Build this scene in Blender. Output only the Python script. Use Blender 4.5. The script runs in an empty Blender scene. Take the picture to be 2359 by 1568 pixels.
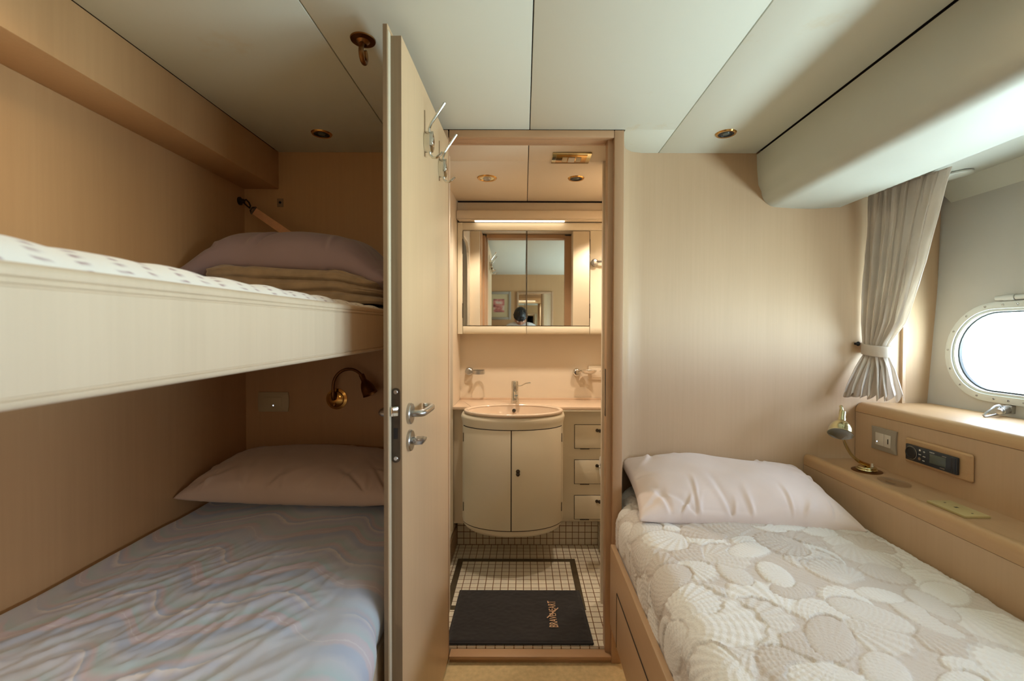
import bpy, bmesh, math, random
import numpy as np
from mathutils import Vector, Matrix, noise
H = 1.178            # height of the lens above the carpet; every z below is written from the lens height
PI = math.pi
sc = bpy.context.scene
COL = sc.collection
random.seed(4)

# ------------------------------------------------------------------ materials
def nodes(name):
    m = bpy.data.materials.new(name); m.use_nodes = True
    nt = m.node_tree; b = nt.nodes['Principled BSDF']
    return m, nt, b
def lin(c):
    return tuple((v/12.92 if v <= .04045 else ((v+.055)/1.055)**2.4) for v in [x/255 for x in c])
def N(nt, t, **kw):
    n = nt.nodes.new(t)
    for k, v in kw.items():
        if k in n.inputs: n.inputs[k].default_value = v
        else: setattr(n, k, v)
    return n
def ramp(nt, fac, stops):
    r = nt.nodes.new('ShaderNodeValToRGB')
    e = r.color_ramp.elements
    while len(e) > 1: e.remove(e[-1])
    e[0].position = stops[0][0]; e[0].color = (*stops[0][1], 1)
    for p, c in stops[1:]:
        x = e.new(p); x.color = (*c, 1)
    nt.links.new(fac, r.inputs['Fac'])
    return r
def pos(nt, scale=(1, 1, 1), rot=(0, 0, 0)):
    g = nt.nodes.new('ShaderNodeTexCoord'); mp = nt.nodes.new('ShaderNodeMapping')
    mp.inputs['Scale'].default_value = scale; mp.inputs['Rotation'].default_value = rot
    nt.links.new(g.outputs['Object'], mp.inputs['Vector'])
    return mp.outputs['Vector']
def bump(nt, b, h, strength=.2, dist=.002):
    n = nt.nodes.new('ShaderNodeBump'); n.inputs['Strength'].default_value = strength; n.inputs['Distance'].default_value = dist
    nt.links.new(h, n.inputs['Height']); nt.links.new(n.outputs['Normal'], b.inputs['Normal'])
def simple(name, rgb, rough=.5, metal=0, var=.06, nscale=8, bstr=0, bscale=200, coat=0, spec=.5):
    m, nt, b = nodes(name)
    c = lin(rgb)
    n = N(nt, 'ShaderNodeTexNoise', Scale=nscale, Detail=4); nt.links.new(pos(nt), n.inputs['Vector'])
    r = ramp(nt, n.outputs['Fac'], [(.3, tuple(max(0, v*(1-var)) for v in c)), (.7, tuple(min(1, v*(1+var)) for v in c))])
    nt.links.new(r.outputs['Color'], b.inputs['Base Color'])
    b.inputs['Roughness'].default_value = rough; b.inputs['Metallic'].default_value = metal
    b.inputs['Coat Weight'].default_value = coat; b.inputs['Specular IOR Level'].default_value = spec
    if bstr:
        q = N(nt, 'ShaderNodeTexNoise', Scale=bscale, Detail=3); nt.links.new(pos(nt), q.inputs['Vector'])
        bump(nt, b, q.outputs['Fac'], bstr, .001)
    return m
def wood(name, rgb, axis='z', rough=.42, contrast=.04):
    m, nt, b = nodes(name); c = lin(rgb)
    S = {'z': (1, 1, .03), 'y': (1, .03, 1), 'x': (.03, 1, 1)}[axis]
    v = pos(nt, S)
    n1 = N(nt, 'ShaderNodeTexNoise', Scale=90, Detail=5, Roughness=.6); nt.links.new(v, n1.inputs['Vector'])
    n2 = N(nt, 'ShaderNodeTexNoise', Scale=7, Detail=2); nt.links.new(v, n2.inputs['Vector'])
    mx = N(nt, 'ShaderNodeMath', operation='MULTIPLY_ADD'); mx.inputs[1].default_value = .5
    nt.links.new(n1.outputs['Fac'], mx.inputs[0])
    h = N(nt, 'ShaderNodeMath', operation='MULTIPLY'); h.inputs[1].default_value = .5
    nt.links.new(n2.outputs['Fac'], h.inputs[0]); nt.links.new(h.outputs[0], mx.inputs[2])
    k = contrast
    r = ramp(nt, mx.outputs[0], [(.35, (c[0]*(1-k), c[1]*(1-k*1.2), c[2]*(1-k*1.5))), (.65, (min(1, c[0]*(1+k)), min(1, c[1]*(1+k)), min(1, c[2]*(1+k))))])
    nt.links.new(r.outputs['Color'], b.inputs['Base Color'])
    b.inputs['Roughness'].default_value = rough
    b.inputs['Specular IOR Level'].default_value = .4
    bump(nt, b, n1.outputs['Fac'], .06, .0005)
    return m
VEN = (194, 166, 134)
M = {}
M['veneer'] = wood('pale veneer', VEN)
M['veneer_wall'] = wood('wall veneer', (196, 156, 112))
M['veneer_y'] = wood('pale veneer lengthwise', (186, 154, 120), 'y')
M['board'] = wood('bunk board veneer', (214, 196, 172))
M['door'] = wood('door veneer', (210, 180, 142))
M['edge'] = wood('worn door edge', (140, 118, 92), 'z', .5, .18)
M['frame'] = wood('frame wood', (184, 148, 114))
M['frame_x'] = wood('frame wood across', (184, 146, 110), 'x')
M['nosing'] = wood('rounded lipping', (190, 156, 116), 'y', .40, .05)
M['bathwood'] = wood('skirting wood', (150, 122, 92), 'y')
M['white_wood'] = simple('cream lacquer', (226, 214, 188), .32, var=.02, nscale=3)
M['cream_wall'] = simple('cream bathroom laminate', (222, 206, 182), .4, var=.02, nscale=3)
M['counter'] = simple('pink beige solid surface', (215, 188, 160), .3, var=.03, nscale=300)
M['basin'] = simple('glazed beige basin', (220, 196, 170), .12, var=.01)
M['steel'] = simple('satin steel', (190, 190, 188), .28, 1, .03)
M['chrome'] = simple('chrome', (215, 213, 205), .1, 1, .01)
M['dull'] = simple('tarnished plate', (92, 84, 74), .42, 1, .2, 40)
M['brass'] = simple('polished brass', (196, 150, 80), .16, 1, .05)
M['brass_dark'] = simple('aged brass', (130, 92, 55), .3, 1, .15, 30)
M['gold'] = simple('champagne brass', (208, 198, 158), .15, 1, .04)
M['black'] = simple('black plastic', (24, 24, 26), .45, var=.1)
M['dark_gap'] = simple('dark gap', (50, 36, 24), .8)
M['grey_plate'] = simple('warm grey plate', (158, 148, 132), .4, var=.03)
M['beige_plate'] = simple('beige plate', (196, 178, 140), .4, var=.03)
M['beige_plate2'] = simple('olive beige blanking plate', (190, 176, 128), .4, var=.03)
M['switch'] = simple('white rocker', (214, 206, 192), .35, var=.02)
M['white_metal'] = simple('white painted metal', (212, 216, 210), .4, var=.02)
M['hull'] = simple('painted hull lining', (190, 187, 178), .55, var=.02, nscale=4)
M['radio'] = simple('dark blue grey plastic', (40, 46, 54), .35, var=.06)
M['screen'] = simple('grey green screen', (84, 92, 86), .15, var=.02)
M['mark'] = simple('white print', (220, 220, 215), .5, var=.01)
M['rubber'] = simple('black rubber', (40, 44, 44), .6)
M['roll'] = simple('white paper', (240, 236, 228), .8, var=.01)
M['webbing'] = simple('tan webbing', (226, 172, 130), .8, var=.05, nscale=60, bstr=.4, bscale=600)
M['thread'] = simple('gold thread', (205, 165, 130), .7)
M['strip'] = simple('dark metal strip', (104, 92, 72), .4, .6, .12, 30)
M['lampwhite'] = simple('white enamel', (205, 210, 210), .35)

def emissive(name, rgb, s):
    m, nt, b = nodes(name); c = lin(rgb)
    b.inputs['Base Color'].default_value = (*c, 1)
    b.inputs['Emission Color'].default_value = (*c, 1); b.inputs['Emission Strength'].default_value = s
    return m
M['tube'] = emissive('lit tube', (255, 238, 212), 2.6)
M['led'] = emissive('blue white pilot led', (190, 215, 255), 6)

def ceiling_mat():
    m, nt, b = nodes('perforated vinyl'); c = lin((218, 220, 206)); c2 = lin((212, 200, 168))
    n = N(nt, 'ShaderNodeTexNoise', Scale=3.2, Detail=6, Roughness=.65); nt.links.new(pos(nt), n.inputs['Vector'])
    r = ramp(nt, n.outputs['Fac'], [(.35, c), (.62, c), (.78, c2)])
    nt.links.new(r.outputs['Color'], b.inputs['Base Color'])
    w = N(nt, 'ShaderNodeTexVoronoi', Scale=330, Randomness=0.0); nt.links.new(pos(nt), w.inputs['Vector'])
    bump(nt, b, w.outputs['Distance'], .12, .0006)
    b.inputs['Roughness'].default_value = .6
    return m
M['vinyl'] = ceiling_mat()
M['vinyl_plain'] = simple('padded vinyl', (196, 198, 186), .5, var=.03, nscale=3)
M['bath_ceiling'] = simple('cream ceiling panel', (226, 212, 190), .5, var=.015, nscale=3)

def tile_mat(name, plane):
    m, nt, b = nodes(name)
    rot = (0, 0, 0) if plane == 'xy' else ((PI/2, 0, 0) if plane == 'xz' else (0, PI/2, 0))
    g = nt.nodes.new('ShaderNodeTexCoord'); sp = nt.nodes.new('ShaderNodeSeparateXYZ'); cb = nt.nodes.new('ShaderNodeCombineXYZ')
    nt.links.new(g.outputs['Object'], sp.inputs[0])
    a, q = {'xy': ('X', 'Y'), 'xz': ('X', 'Z'), 'yz': ('Y', 'Z')}[plane]
    nt.links.new(sp.outputs[a], cb.inputs['X']); nt.links.new(sp.outputs[q], cb.inputs['Y'])
    t = N(nt, 'ShaderNodeTexBrick', offset=0.0, squash=1.0)
    nt.links.new(cb.outputs[0], t.inputs['Vector'])
    t.inputs['Scale'].default_value = 1
    t.inputs['Brick Width'].default_value = .0345; t.inputs['Row Height'].default_value = .0345
    t.inputs['Mortar Size'].default_value = .0019; t.inputs['Mortar Smooth'].default_value = .2
    t.inputs['Color1'].default_value = (*lin((232, 222, 200)), 1); t.inputs['Color2'].default_value = (*lin((222, 212, 192)), 1)
    t.inputs['Mortar'].default_value = (*lin((120, 84, 52)), 1)
    nt.links.new(t.outputs['Color'], b.inputs['Base Color'])
    inv = N(nt, 'ShaderNodeMath', operation='SUBTRACT'); inv.inputs[0].default_value = 1
    nt.links.new(t.outputs['Fac'], inv.inputs[1]); bump(nt, b, inv.outputs[0], .5, .001)
    b.inputs['Roughness'].default_value = .3
    return m
M['tile'] = tile_mat('mosaic floor', 'xy'); M['tile_w'] = tile_mat('mosaic riser', 'xz')
M['tile_s'] = tile_mat('mosaic side', 'yz')

def fabric(name, rgb, rough=.85, var=.05, sheen=.3, nscale=6, weave=900, bstr=.15):
    m, nt, b = nodes(name); c = lin(rgb)
    n = N(nt, 'ShaderNodeTexNoise', Scale=nscale, Detail=4); nt.links.new(pos(nt), n.inputs['Vector'])
    r = ramp(nt, n.outputs['Fac'], [(.3, tuple(v*(1-var) for v in c)), (.7, tuple(min(1, v*(1+var)) for v in c))])
    nt.links.new(r.outputs['Color'], b.inputs['Base Color'])
    b.inputs['Roughness'].default_value = rough; b.inputs['Sheen Weight'].default_value = sheen
    q = N(nt, 'ShaderNodeTexNoise', Scale=weave, Detail=2); nt.links.new(pos(nt), q.inputs['Vector'])
    bump(nt, b, q.outputs['Fac'], bstr, .0008)
    return m
M['pillow_pink'] = fabric('pale pink cotton', (232, 218, 214))
M['pillow_rose'] = fabric('rose beige cotton', (202, 180, 162))
M['pillow_purple'] = fabric('mauve grey cotton', (144, 126, 132))
M['blanket'] = fabric('brown fleece', (152, 132, 106), .95, .15, .5, 30, 500, .5)
M['mat'] = fabric('charcoal towelling', (38, 34, 34), 1, .15, .2, 40, 700, .8)
M['carpet'] = fabric('beige carpet', (206, 180, 132), 1, .12, .3, 60, 500, 1)
M['curtain'] = fabric('ivory damask', (238, 230, 220), .5, .04, .2, 14)
def translucent(m, k):
    nt = m.node_tree; b = nt.nodes['Principled BSDF']; out = nt.nodes['Material Output']
    t = nt.nodes.new('ShaderNodeBsdfTranslucent'); mx = nt.nodes.new('ShaderNodeMixShader'); mx.inputs[0].default_value = k
    nt.links.new(b.inputs['Base Color'].links[0].from_socket, t.inputs['Color'])
    nt.links.new(b.outputs[0], mx.inputs[1]); nt.links.new(t.outputs[0], mx.inputs[2]); nt.links.new(mx.outputs[0], out.inputs[0])
translucent(M['curtain'], .4)
M['shirt'] = fabric('white shirt', (215, 215, 215))
M['jeans'] = fabric('dark trousers', (50, 56, 72))
M['skin'] = simple('skin', (176, 124, 96), .5)
M['hair'] = simple('black hair', (18, 16, 15), .4, var=.2, nscale=80)
M['shoe'] = simple('black leather', (22, 20, 20), .4)

def mirror_mat():
    m, nt, b = nodes('mirror glass'); b.inputs['Base Color'].default_value = (.86, .87, .84, 1)
    b.inputs['Metallic'].default_value = 1; b.inputs['Roughness'].default_value = .015
    return m
M['mirror'] = mirror_mat()
def pane_mat():
    m = bpy.data.materials.new('window glass'); m.use_nodes = True; nt = m.node_tree; nt.nodes.clear()
    o = nt.nodes.new('ShaderNodeOutputMaterial'); mx = nt.nodes.new('ShaderNodeMixShader')
    t = nt.nodes.new('ShaderNodeBsdfTransparent'); g = nt.nodes.new('ShaderNodeBsdfGlossy')
    g.inputs['Roughness'].default_value = .02; mx.inputs[0].default_value = .05
    nt.links.new(t.outputs[0], mx.inputs[1]); nt.links.new(g.outputs[0], mx.inputs[2])
    nt.links.new(mx.outputs[0], o.inputs[0]); return m
M['pane'] = pane_mat()

def attr_fabric(name, attr, stops, rough=.85, fine=0):
    m, nt, b = nodes(name)
    a = nt.nodes.new('ShaderNodeAttribute'); a.attribute_name = attr
    r = ramp(nt, a.outputs['Fac'], stops)
    nt.links.new(r.outputs['Color'], b.inputs['Base Color'])
    b.inputs['Roughness'].default_value = rough; b.inputs['Sheen Weight'].default_value = .25
    q = N(nt, 'ShaderNodeTexNoise', Scale=700, Detail=2); nt.links.new(pos(nt), q.inputs['Vector'])
    if fine: q.inputs['Scale'].default_value = 260; q.inputs['Detail'].default_value = 4
    bump(nt, b, q.outputs['Fac'], .25+fine, .001+fine*.002)
    return m
M['spread'] = attr_fabric('matelasse shells', 'pat', [(0, lin((202, 190, 180))), (.5, lin((218, 212, 206))), (1, lin((238, 238, 236)))], fine=.5)
M['topper'] = attr_fabric('white mattress with sprigs', 'pat', [(0, lin((238, 234, 226))), (.12, lin((232, 228, 222))), (.5, lin((176, 150, 152)))])

def sheet_mat():
    m, nt, b = nodes('marbled pastel sheet')
    g = nt.nodes.new('ShaderNodeTexCoord'); sp = nt.nodes.new('ShaderNodeSeparateXYZ'); nt.links.new(g.outputs['Object'], sp.inputs[0])
    def mth(op, a, b_=None, c=None):
        n = nt.nodes.new('ShaderNodeMath'); n.operation = op
        for i, v in enumerate([a, b_, c]):
            if v is None: continue
            if isinstance(v, (int, float)): n.inputs[i].default_value = v
            else: nt.links.new(v, n.inputs[i])
        return n.outputs[0]
    nz = N(nt, 'ShaderNodeTexNoise', Scale=3.0, Detail=1); nt.links.new(g.outputs['Object'], nz.inputs['Vector'])
    X = mth('MULTIPLY_ADD', nz.outputs['Fac'], .12, sp.outputs['X'])
    s = mth('SINE', mth('MULTIPLY', X, 2*PI/.30))
    s2 = mth('SINE', mth('MULTIPLY', X, 2*PI/.15))
    Y = mth('ADD', mth('MULTIPLY_ADD', s, .035, sp.outputs['Y']), mth('MULTIPLY', s2, .012))
    Y = mth('MULTIPLY_ADD', nz.outputs['Fac'], .1, Y)
    # feathered edge
    nf = N(nt, 'ShaderNodeTexNoise', Scale=60, Detail=2); nt.links.new(g.outputs['Object'], nf.inputs['Vector'])
    Y = mth('MULTIPLY_ADD', nf.outputs['Fac'], .012, Y)
    ph = mth('FRACT', mth('MULTIPLY', Y, 1/.21))
    B, T, P, W, L, Q = lin((188, 202, 226)), lin((192, 214, 222)), lin((214, 206, 218)), lin((236, 236, 242)), lin((202, 208, 230)), lin((208, 216, 230))
    r = ramp(nt, ph, [(0, Q), (.10, B), (.18, B), (.22, P), (.34, P), (.38, T), (.5, Q), (.60, L), (.68, W), (.70, B), (.78, P), (.86, T), (1, Q)])
    nb = N(nt, 'ShaderNodeTexNoise', Scale=5, Detail=2); nt.links.new(g.outputs['Object'], nb.inputs['Vector'])
    rr = ramp(nt, nb.outputs['Fac'], [(.30, (0, 0, 0)), (.5, (1, 1, 1))])
    mx = nt.nodes.new('ShaderNodeMix'); mx.data_type = 'RGBA'
    nt.links.new(rr.outputs['Color'], mx.inputs[0]); mx.inputs[6].default_value = (*Q, 1)
    nt.links.new(r.outputs['Color'], mx.inputs[7])
    # thin white contour lines
    ph2 = mth('FRACT', mth('MULTIPLY', mth('ADD', Y, .05), 1/.21))
    ln = ramp(nt, ph2, [(0, (0, 0, 0)), (.485, (0, 0, 0)), (.5, (.55, .55, .55)), (.515, (0, 0, 0)), (1, (0, 0, 0))])
    mx2 = nt.nodes.new('ShaderNodeMix'); mx2.data_type = 'RGBA'
    nt.links.new(ln.outputs['Color'], mx2.inputs[0]); nt.links.new(mx.outputs[2], mx2.inputs[6]); mx2.inputs[7].default_value = (*W, 1)
    nt.links.new(mx2.outputs[2], b.inputs['Base Color'])
    b.inputs['Roughness'].default_value = .7; b.inputs['Sheen Weight'].default_value = .2
    return m
M['sheet'] = sheet_mat()
def art_mat():
    m, nt, b = nodes('pink watercolour print')
    v = pos(nt, (8, 8, 14)); n = N(nt, 'ShaderNodeTexNoise', Scale=1.2, Detail=5); nt.links.new(v, n.inputs['Vector'])
    r = ramp(nt, n.outputs['Fac'], [(.35, lin((130, 70, 70))), (.48, lin((196, 120, 110))), (.6, lin((214, 190, 170))), (.75, lin((180, 150, 150)))])
    nt.links.new(r.outputs['Color'], b.inputs['Base Color']); return m
M['art'] = art_mat()

# ------------------------------------------------------------------ mesh helpers (z measured from lens height)
class MB:
    def __init__(s): s.v = []; s.f = []
    def add(s, vs, fs):
        o = len(s.v); s.v += [tuple(p) for p in vs]; s.f += [tuple(i+o for i in f) for f in fs]; return s
    def box(s, x0, x1, y0, y1, z0, z1):
        v = [(x, y, z) for x in (x0, x1) for y in (y0, y1) for z in (z0, z1)]
        return s.add(v, [(0, 1, 3, 2), (4, 6, 7, 5), (0, 4, 5, 1), (2, 3, 7, 6), (0, 2, 6, 4), (1, 5, 7, 3)])
    def tube(s, pts, r, n=12, caps=True):
        pts = [Vector(p) for p in pts]
        rs = r if isinstance(r, (list, tuple)) else [r]*len(pts)
        t0 = (pts[1]-pts[0]).normalized()
        u = t0.orthogonal().normalized(); vs = []
        for i, p in enumerate(pts):
            t = ((pts[min(i+1, len(pts)-1)]-pts[max(i-1, 0)])).normalized()
            u = (u - t*u.dot(t)).normalized(); w = t.cross(u)
            for k in range(n):
                a = 2*PI*k/n; vs.append(p+(u*math.cos(a)+w*math.sin(a))*rs[i])
        fs = []
        for i in range(len(pts)-1):
            for k in range(n):
                a = i*n+k; b = i*n+(k+1) % n; fs.append((a, b, b+n, a+n))
        if caps: fs.append(tuple(range(n))[::-1]); fs.append(tuple(range((len(pts)-1)*n, len(pts)*n)))
        return s.add(vs, fs)
    def lathe(s, prof, o, axis=(0, 0, 1), n=32, sx=1, sy=1):
        ax = Vector(axis).normalized()
        u = Vector((1, 0, 0)) if abs(ax.x) < .7 else Vector((0, 1, 0))
        u = (u-ax*u.dot(ax)).normalized(); w = ax.cross(u); o = Vector(o); vs = []
        for r, h in prof:
            for k in range(n):
                a = 2*PI*k/n; vs.append(o+ax*h+u*(r*sx*math.cos(a))+w*(r*sy*math.sin(a)))
        fs = []
        for i in range(len(prof)-1):
            for k in range(n):
                a = i*n+k; b = i*n+(k+1) % n; fs.append((a, b, b+n, a+n))
        if prof[0][0] > 1e-6: fs.append(tuple(range(n))[::-1])
        if prof[-1][0] > 1e-6: fs.append(tuple(range((len(prof)-1)*n, len(prof)*n)))
        return s.add(vs, fs)
    def prism(s, poly, axis, a0, a1):
        """poly in the plane normal to axis: axis y -> (x,z); x -> (y,z); z -> (x,y)"""
        def P(p, a):
            return {'y': (p[0], a, p[1]), 'x': (a, p[0], p[1]), 'z': (p[0], p[1], a)}[axis]
        n = len(poly); vs = [P(p, a0) for p in poly]+[P(p, a1) for p in poly]
        fs = [(i, (i+1) % n, (i+1) % n+n, i+n) for i in range(n)]+[tuple(range(n))[::-1], tuple(range(n, 2*n))]
        return s.add(vs, fs)
    def ribbon(s, poly, axis, a0, a1, steps=1):
        def P(p, a):
            return {'y': (p[0], a, p[1]), 'x': (a, p[0], p[1]), 'z': (p[0], p[1], a)}[axis]
        n = len(poly); vs = []; fs = []
        for k in range(steps+1): vs += [P(p, a0+(a1-a0)*k/steps) for p in poly]
        for k in range(steps):
            for i in range(n-1): fs.append((k*n+i, k*n+i+1, (k+1)*n+i+1, (k+1)*n+i))
        return s.add(vs, fs)
    def grid(s, fn, nu, nv, closeu=False):
        vs = [fn(i/(nu if closeu else nu-1), j/(nv-1)) for j in range(nv) for i in range(nu)]
        fs = []
        for j in range(nv-1):
            for i in range(nu if closeu else nu-1):
                a = j*nu+i; b = j*nu+(i+1) % nu; fs.append((a, b, b+nu, a+nu))
        return s.add(vs, fs)
    def xf(s, mtx):
        s.v = [tuple(mtx @ Vector(p)) for p in s.v]; return s

def tag(o, label=None, cat=None, group=None, kind=None):
    if label: o['label'] = label
    if cat: o['category'] = cat
    if group: o['group'] = group
    if kind: o['kind'] = kind
    return o
def build(name, mb, mat, parent=None, bevel=0, smooth=35, segs=2, solid=0, subd=0):
    me = bpy.data.meshes.new(name)
    if parent is None:
        xs = [p[0] for p in mb.v]; ys = [p[1] for p in mb.v]; zs = [p[2] for p in mb.v]
        org = Vector(((min(xs)+max(xs))/2, (min(ys)+max(ys))/2, min(zs)+H))
    else:
        org = parent['_org'] if '_org' in parent else (0, 0, 0); org = Vector(org)
    me.from_pydata([(p[0]-org.x, p[1]-org.y, p[2]+H-org.z) for p in mb.v], [], mb.f)
    bm = bmesh.new(); bm.from_mesh(me)
    bmesh.ops.recalc_face_normals(bm, faces=bm.faces)
    if bevel:
        es = [e for e in bm.edges if len(e.link_faces) == 2 and e.calc_face_angle(0) > .6]
        bmesh.ops.bevel(bm, geom=es, offset=bevel, segments=segs, profile=.5, affect='EDGES', clamp_overlap=True)
    bm.to_mesh(me); bm.free()
    me.polygons.foreach_set('use_smooth', [True]*len(me.polygons)); me.update()
    me.set_sharp_from_angle(angle=math.radians(smooth))
    o = bpy.data.objects.new(name, me); COL.objects.link(o); me.materials.append(mat if not isinstance(mat, str) else M[mat])
    if parent is None: o.location = org
    else: o.parent = parent
    o['_org'] = tuple(org)
    if solid:
        k = o.modifiers.new('Solidify', 'SOLIDIFY'); k.thickness = solid; k.offset = 0
    if subd:
        k = o.modifiers.new('Subdivision', 'SUBSURF'); k.levels = subd; k.render_levels = subd
    return o
def thing(name, loc, label=None, cat=None, group=None, kind=None):
    o = bpy.data.objects.new(name, None); COL.objects.link(o); o.empty_display_size = .05
    o.location = (loc[0], loc[1], loc[2]+H); o['_org'] = tuple(o.location)
    return tag(o, label, cat, group, kind)
def copy_tree(o, parent=None):
    c = o.copy(); COL.objects.link(c)
    if parent is not None: c.parent = parent
    for ch in [x for x in COL.objects if x.parent == o]: copy_tree(ch, c)
    return c
def struct(name, mb, mat, parent=None, **k):
    o = build(name, mb, mat, parent, **k)
    if parent is None: o['kind'] = 'structure'
    return o
def arc(c, r, a0, a1, n):
    return [(c[0]+r*math.cos(a0+(a1-a0)*i/n), c[1]+r*math.sin(a0+(a1-a0)*i/n)) for i in range(n+1)]
def fbm(p, o=4):
    return noise.fractal(Vector(p), .9, 2.1, o)
def sstep(a, b, x):
    t = min(1, max(0, (x-a)/(b-a))); return t*t*(3-2*t)

C = .709; FL = -1.178; B = 1.807; YB = -.60; BF = -1.145
# ------------------------------------------------------------------ setting: cabin shell
struct('floor', MB().box(-1.2, 1.75, YB-.03, 1.70, FL-.03, FL), 'carpet')
g = MB()
for a, b_ in ((-.968, -.4835), (-.4805, .0185), (.0215, .5285), (.5315, .915)):
    if a < .3 and b_ > -.3:      # the panels stop at the door frame
        g.box(a, b_, YB, 1.602, C, C+.012)
    else: g.box(a, b_, YB, B, C, C+.012)
g.box(.354, .5285, 1.602, B, C, C+.012)
g.box(-.4805, -.30, 1.602, B, C, C+.012)
ce = struct('ceiling', g, 'vinyl', bevel=.0015)
build('ceiling_backing', MB().box(-1.17, 1.80, YB-.03, B+.04, C+.0125, C+.03), 'dark_gap', ce)
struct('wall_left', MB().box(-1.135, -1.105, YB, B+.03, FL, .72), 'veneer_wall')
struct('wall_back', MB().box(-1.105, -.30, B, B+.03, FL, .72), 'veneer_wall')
# right part of the bulkhead, with the cove that runs into the door casing
prof = [(.350, 1.603), (.360, 1.655), (.379, 1.73), (.392, 1.765), (.420, 1.792), (.470, B), (1.498, B), (1.498, B-.012), (1.510, B-.012), (1.512, 1.815)]
for i in range(1, 9):
    t = i/8; prof.append((1.512+.15*t, 1.815+.016*math.sin(t*PI/2)))
prof += [(1.76, 1.90), (.350, 1.90)]
struct('wall_back_right', MB().prism([(p[0], p[1]) for p in prof], 'z', FL, .72), 'veneer', smooth=50)
struct('wall_back_left', MB().box(-.325, -.296, 1.603, B, FL, .705), 'veneer_wall')
# soffits
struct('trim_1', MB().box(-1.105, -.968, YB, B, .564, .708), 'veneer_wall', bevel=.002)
sp_ = [(.918, .704), (.921, .64), (.926, .585)]+[(.926+.012+.062*(1-math.cos(t*PI/2/8)), .56-.062*math.sin(t*PI/2/8)) for t in range(0, 9)]+[(1.06, .494), (1.14, .492), (1.25, .499)]
g = MB().prism(sp_+[(1.25, .512), (1.06, .53), (.96, .60), (.94, .704)], 'y', YB, B)
struct('trim_2', g, 'vinyl_plain', smooth=60)
g = MB().box(.9145, .9175, YB, B, .700, .7095)
def hx(z): return 1.650+.0752*z
# overhead behind the soffit, bevelled pelmet down to the hull
g = MB().prism([(1.262, .535), (1.62, .578), (1.65, .60), (1.25, .60)], 'y', YB, B)
struct('trim_3', g, 'vinyl_plain', bevel=.001)
g = MB().prism([(1.622, .580), (hx(.517), .517), (hx(.52)+.02, .53), (1.66, .595)], 'y', YB, B)
struct('trim_4', g, 'vinyl_plain', bevel=.001)
# pale disc under the overhead beside the curtain
def stadium(yc0, yc1, zc, r, n=20):
    p = []
    for i in range(n+1):
        a = -PI/2+PI*i/n; p.append((yc0+r*math.cos(a), zc+r*math.sin(a)))
    for i in range(n+1):
        a = PI/2+PI*i/n; p.append((yc1+r*math.cos(a), zc+r*math.sin(a)))
    return p
ZC = -.062; RO = .174; RG = .150
WIN = [(1.590, 1.400), (.86, .38), (-.00, -.40)]
# hull wall with two stadium holes
bm = bmesh.new(); outer = [(YB, -.45), (1.86, -.45), (1.86, .74), (YB, .74)]
vs = [bm.verts.new((hx(z), y, z+H)) for y, z in outer]
ed = [bm.edges.new((vs[i], vs[(i+1) % 4])) for i in range(4)]
for y0, y1 in WIN:
    q = [bm.verts.new((hx(z), y, z+H)) for y, z in stadium(y0, y1, ZC, RG+.008)]
    ed += [bm.edges.new((q[i], q[(i+1) % len(q)])) for i in range(len(q))]
bmesh.ops.triangle_fill(bm, use_beauty=True, use_dissolve=False, edges=ed)
me = bpy.data.meshes.new('wall_right'); bm.to_mesh(me); bm.free(); me.materials.append(M['hull'])
o = bpy.data.objects.new('wall_right', me); COL.objects.link(o); o['kind'] = 'structure'
k = o.modifiers.new('Solidify', 'SOLIDIFY'); k.thickness = .002; k.offset = 0

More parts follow.
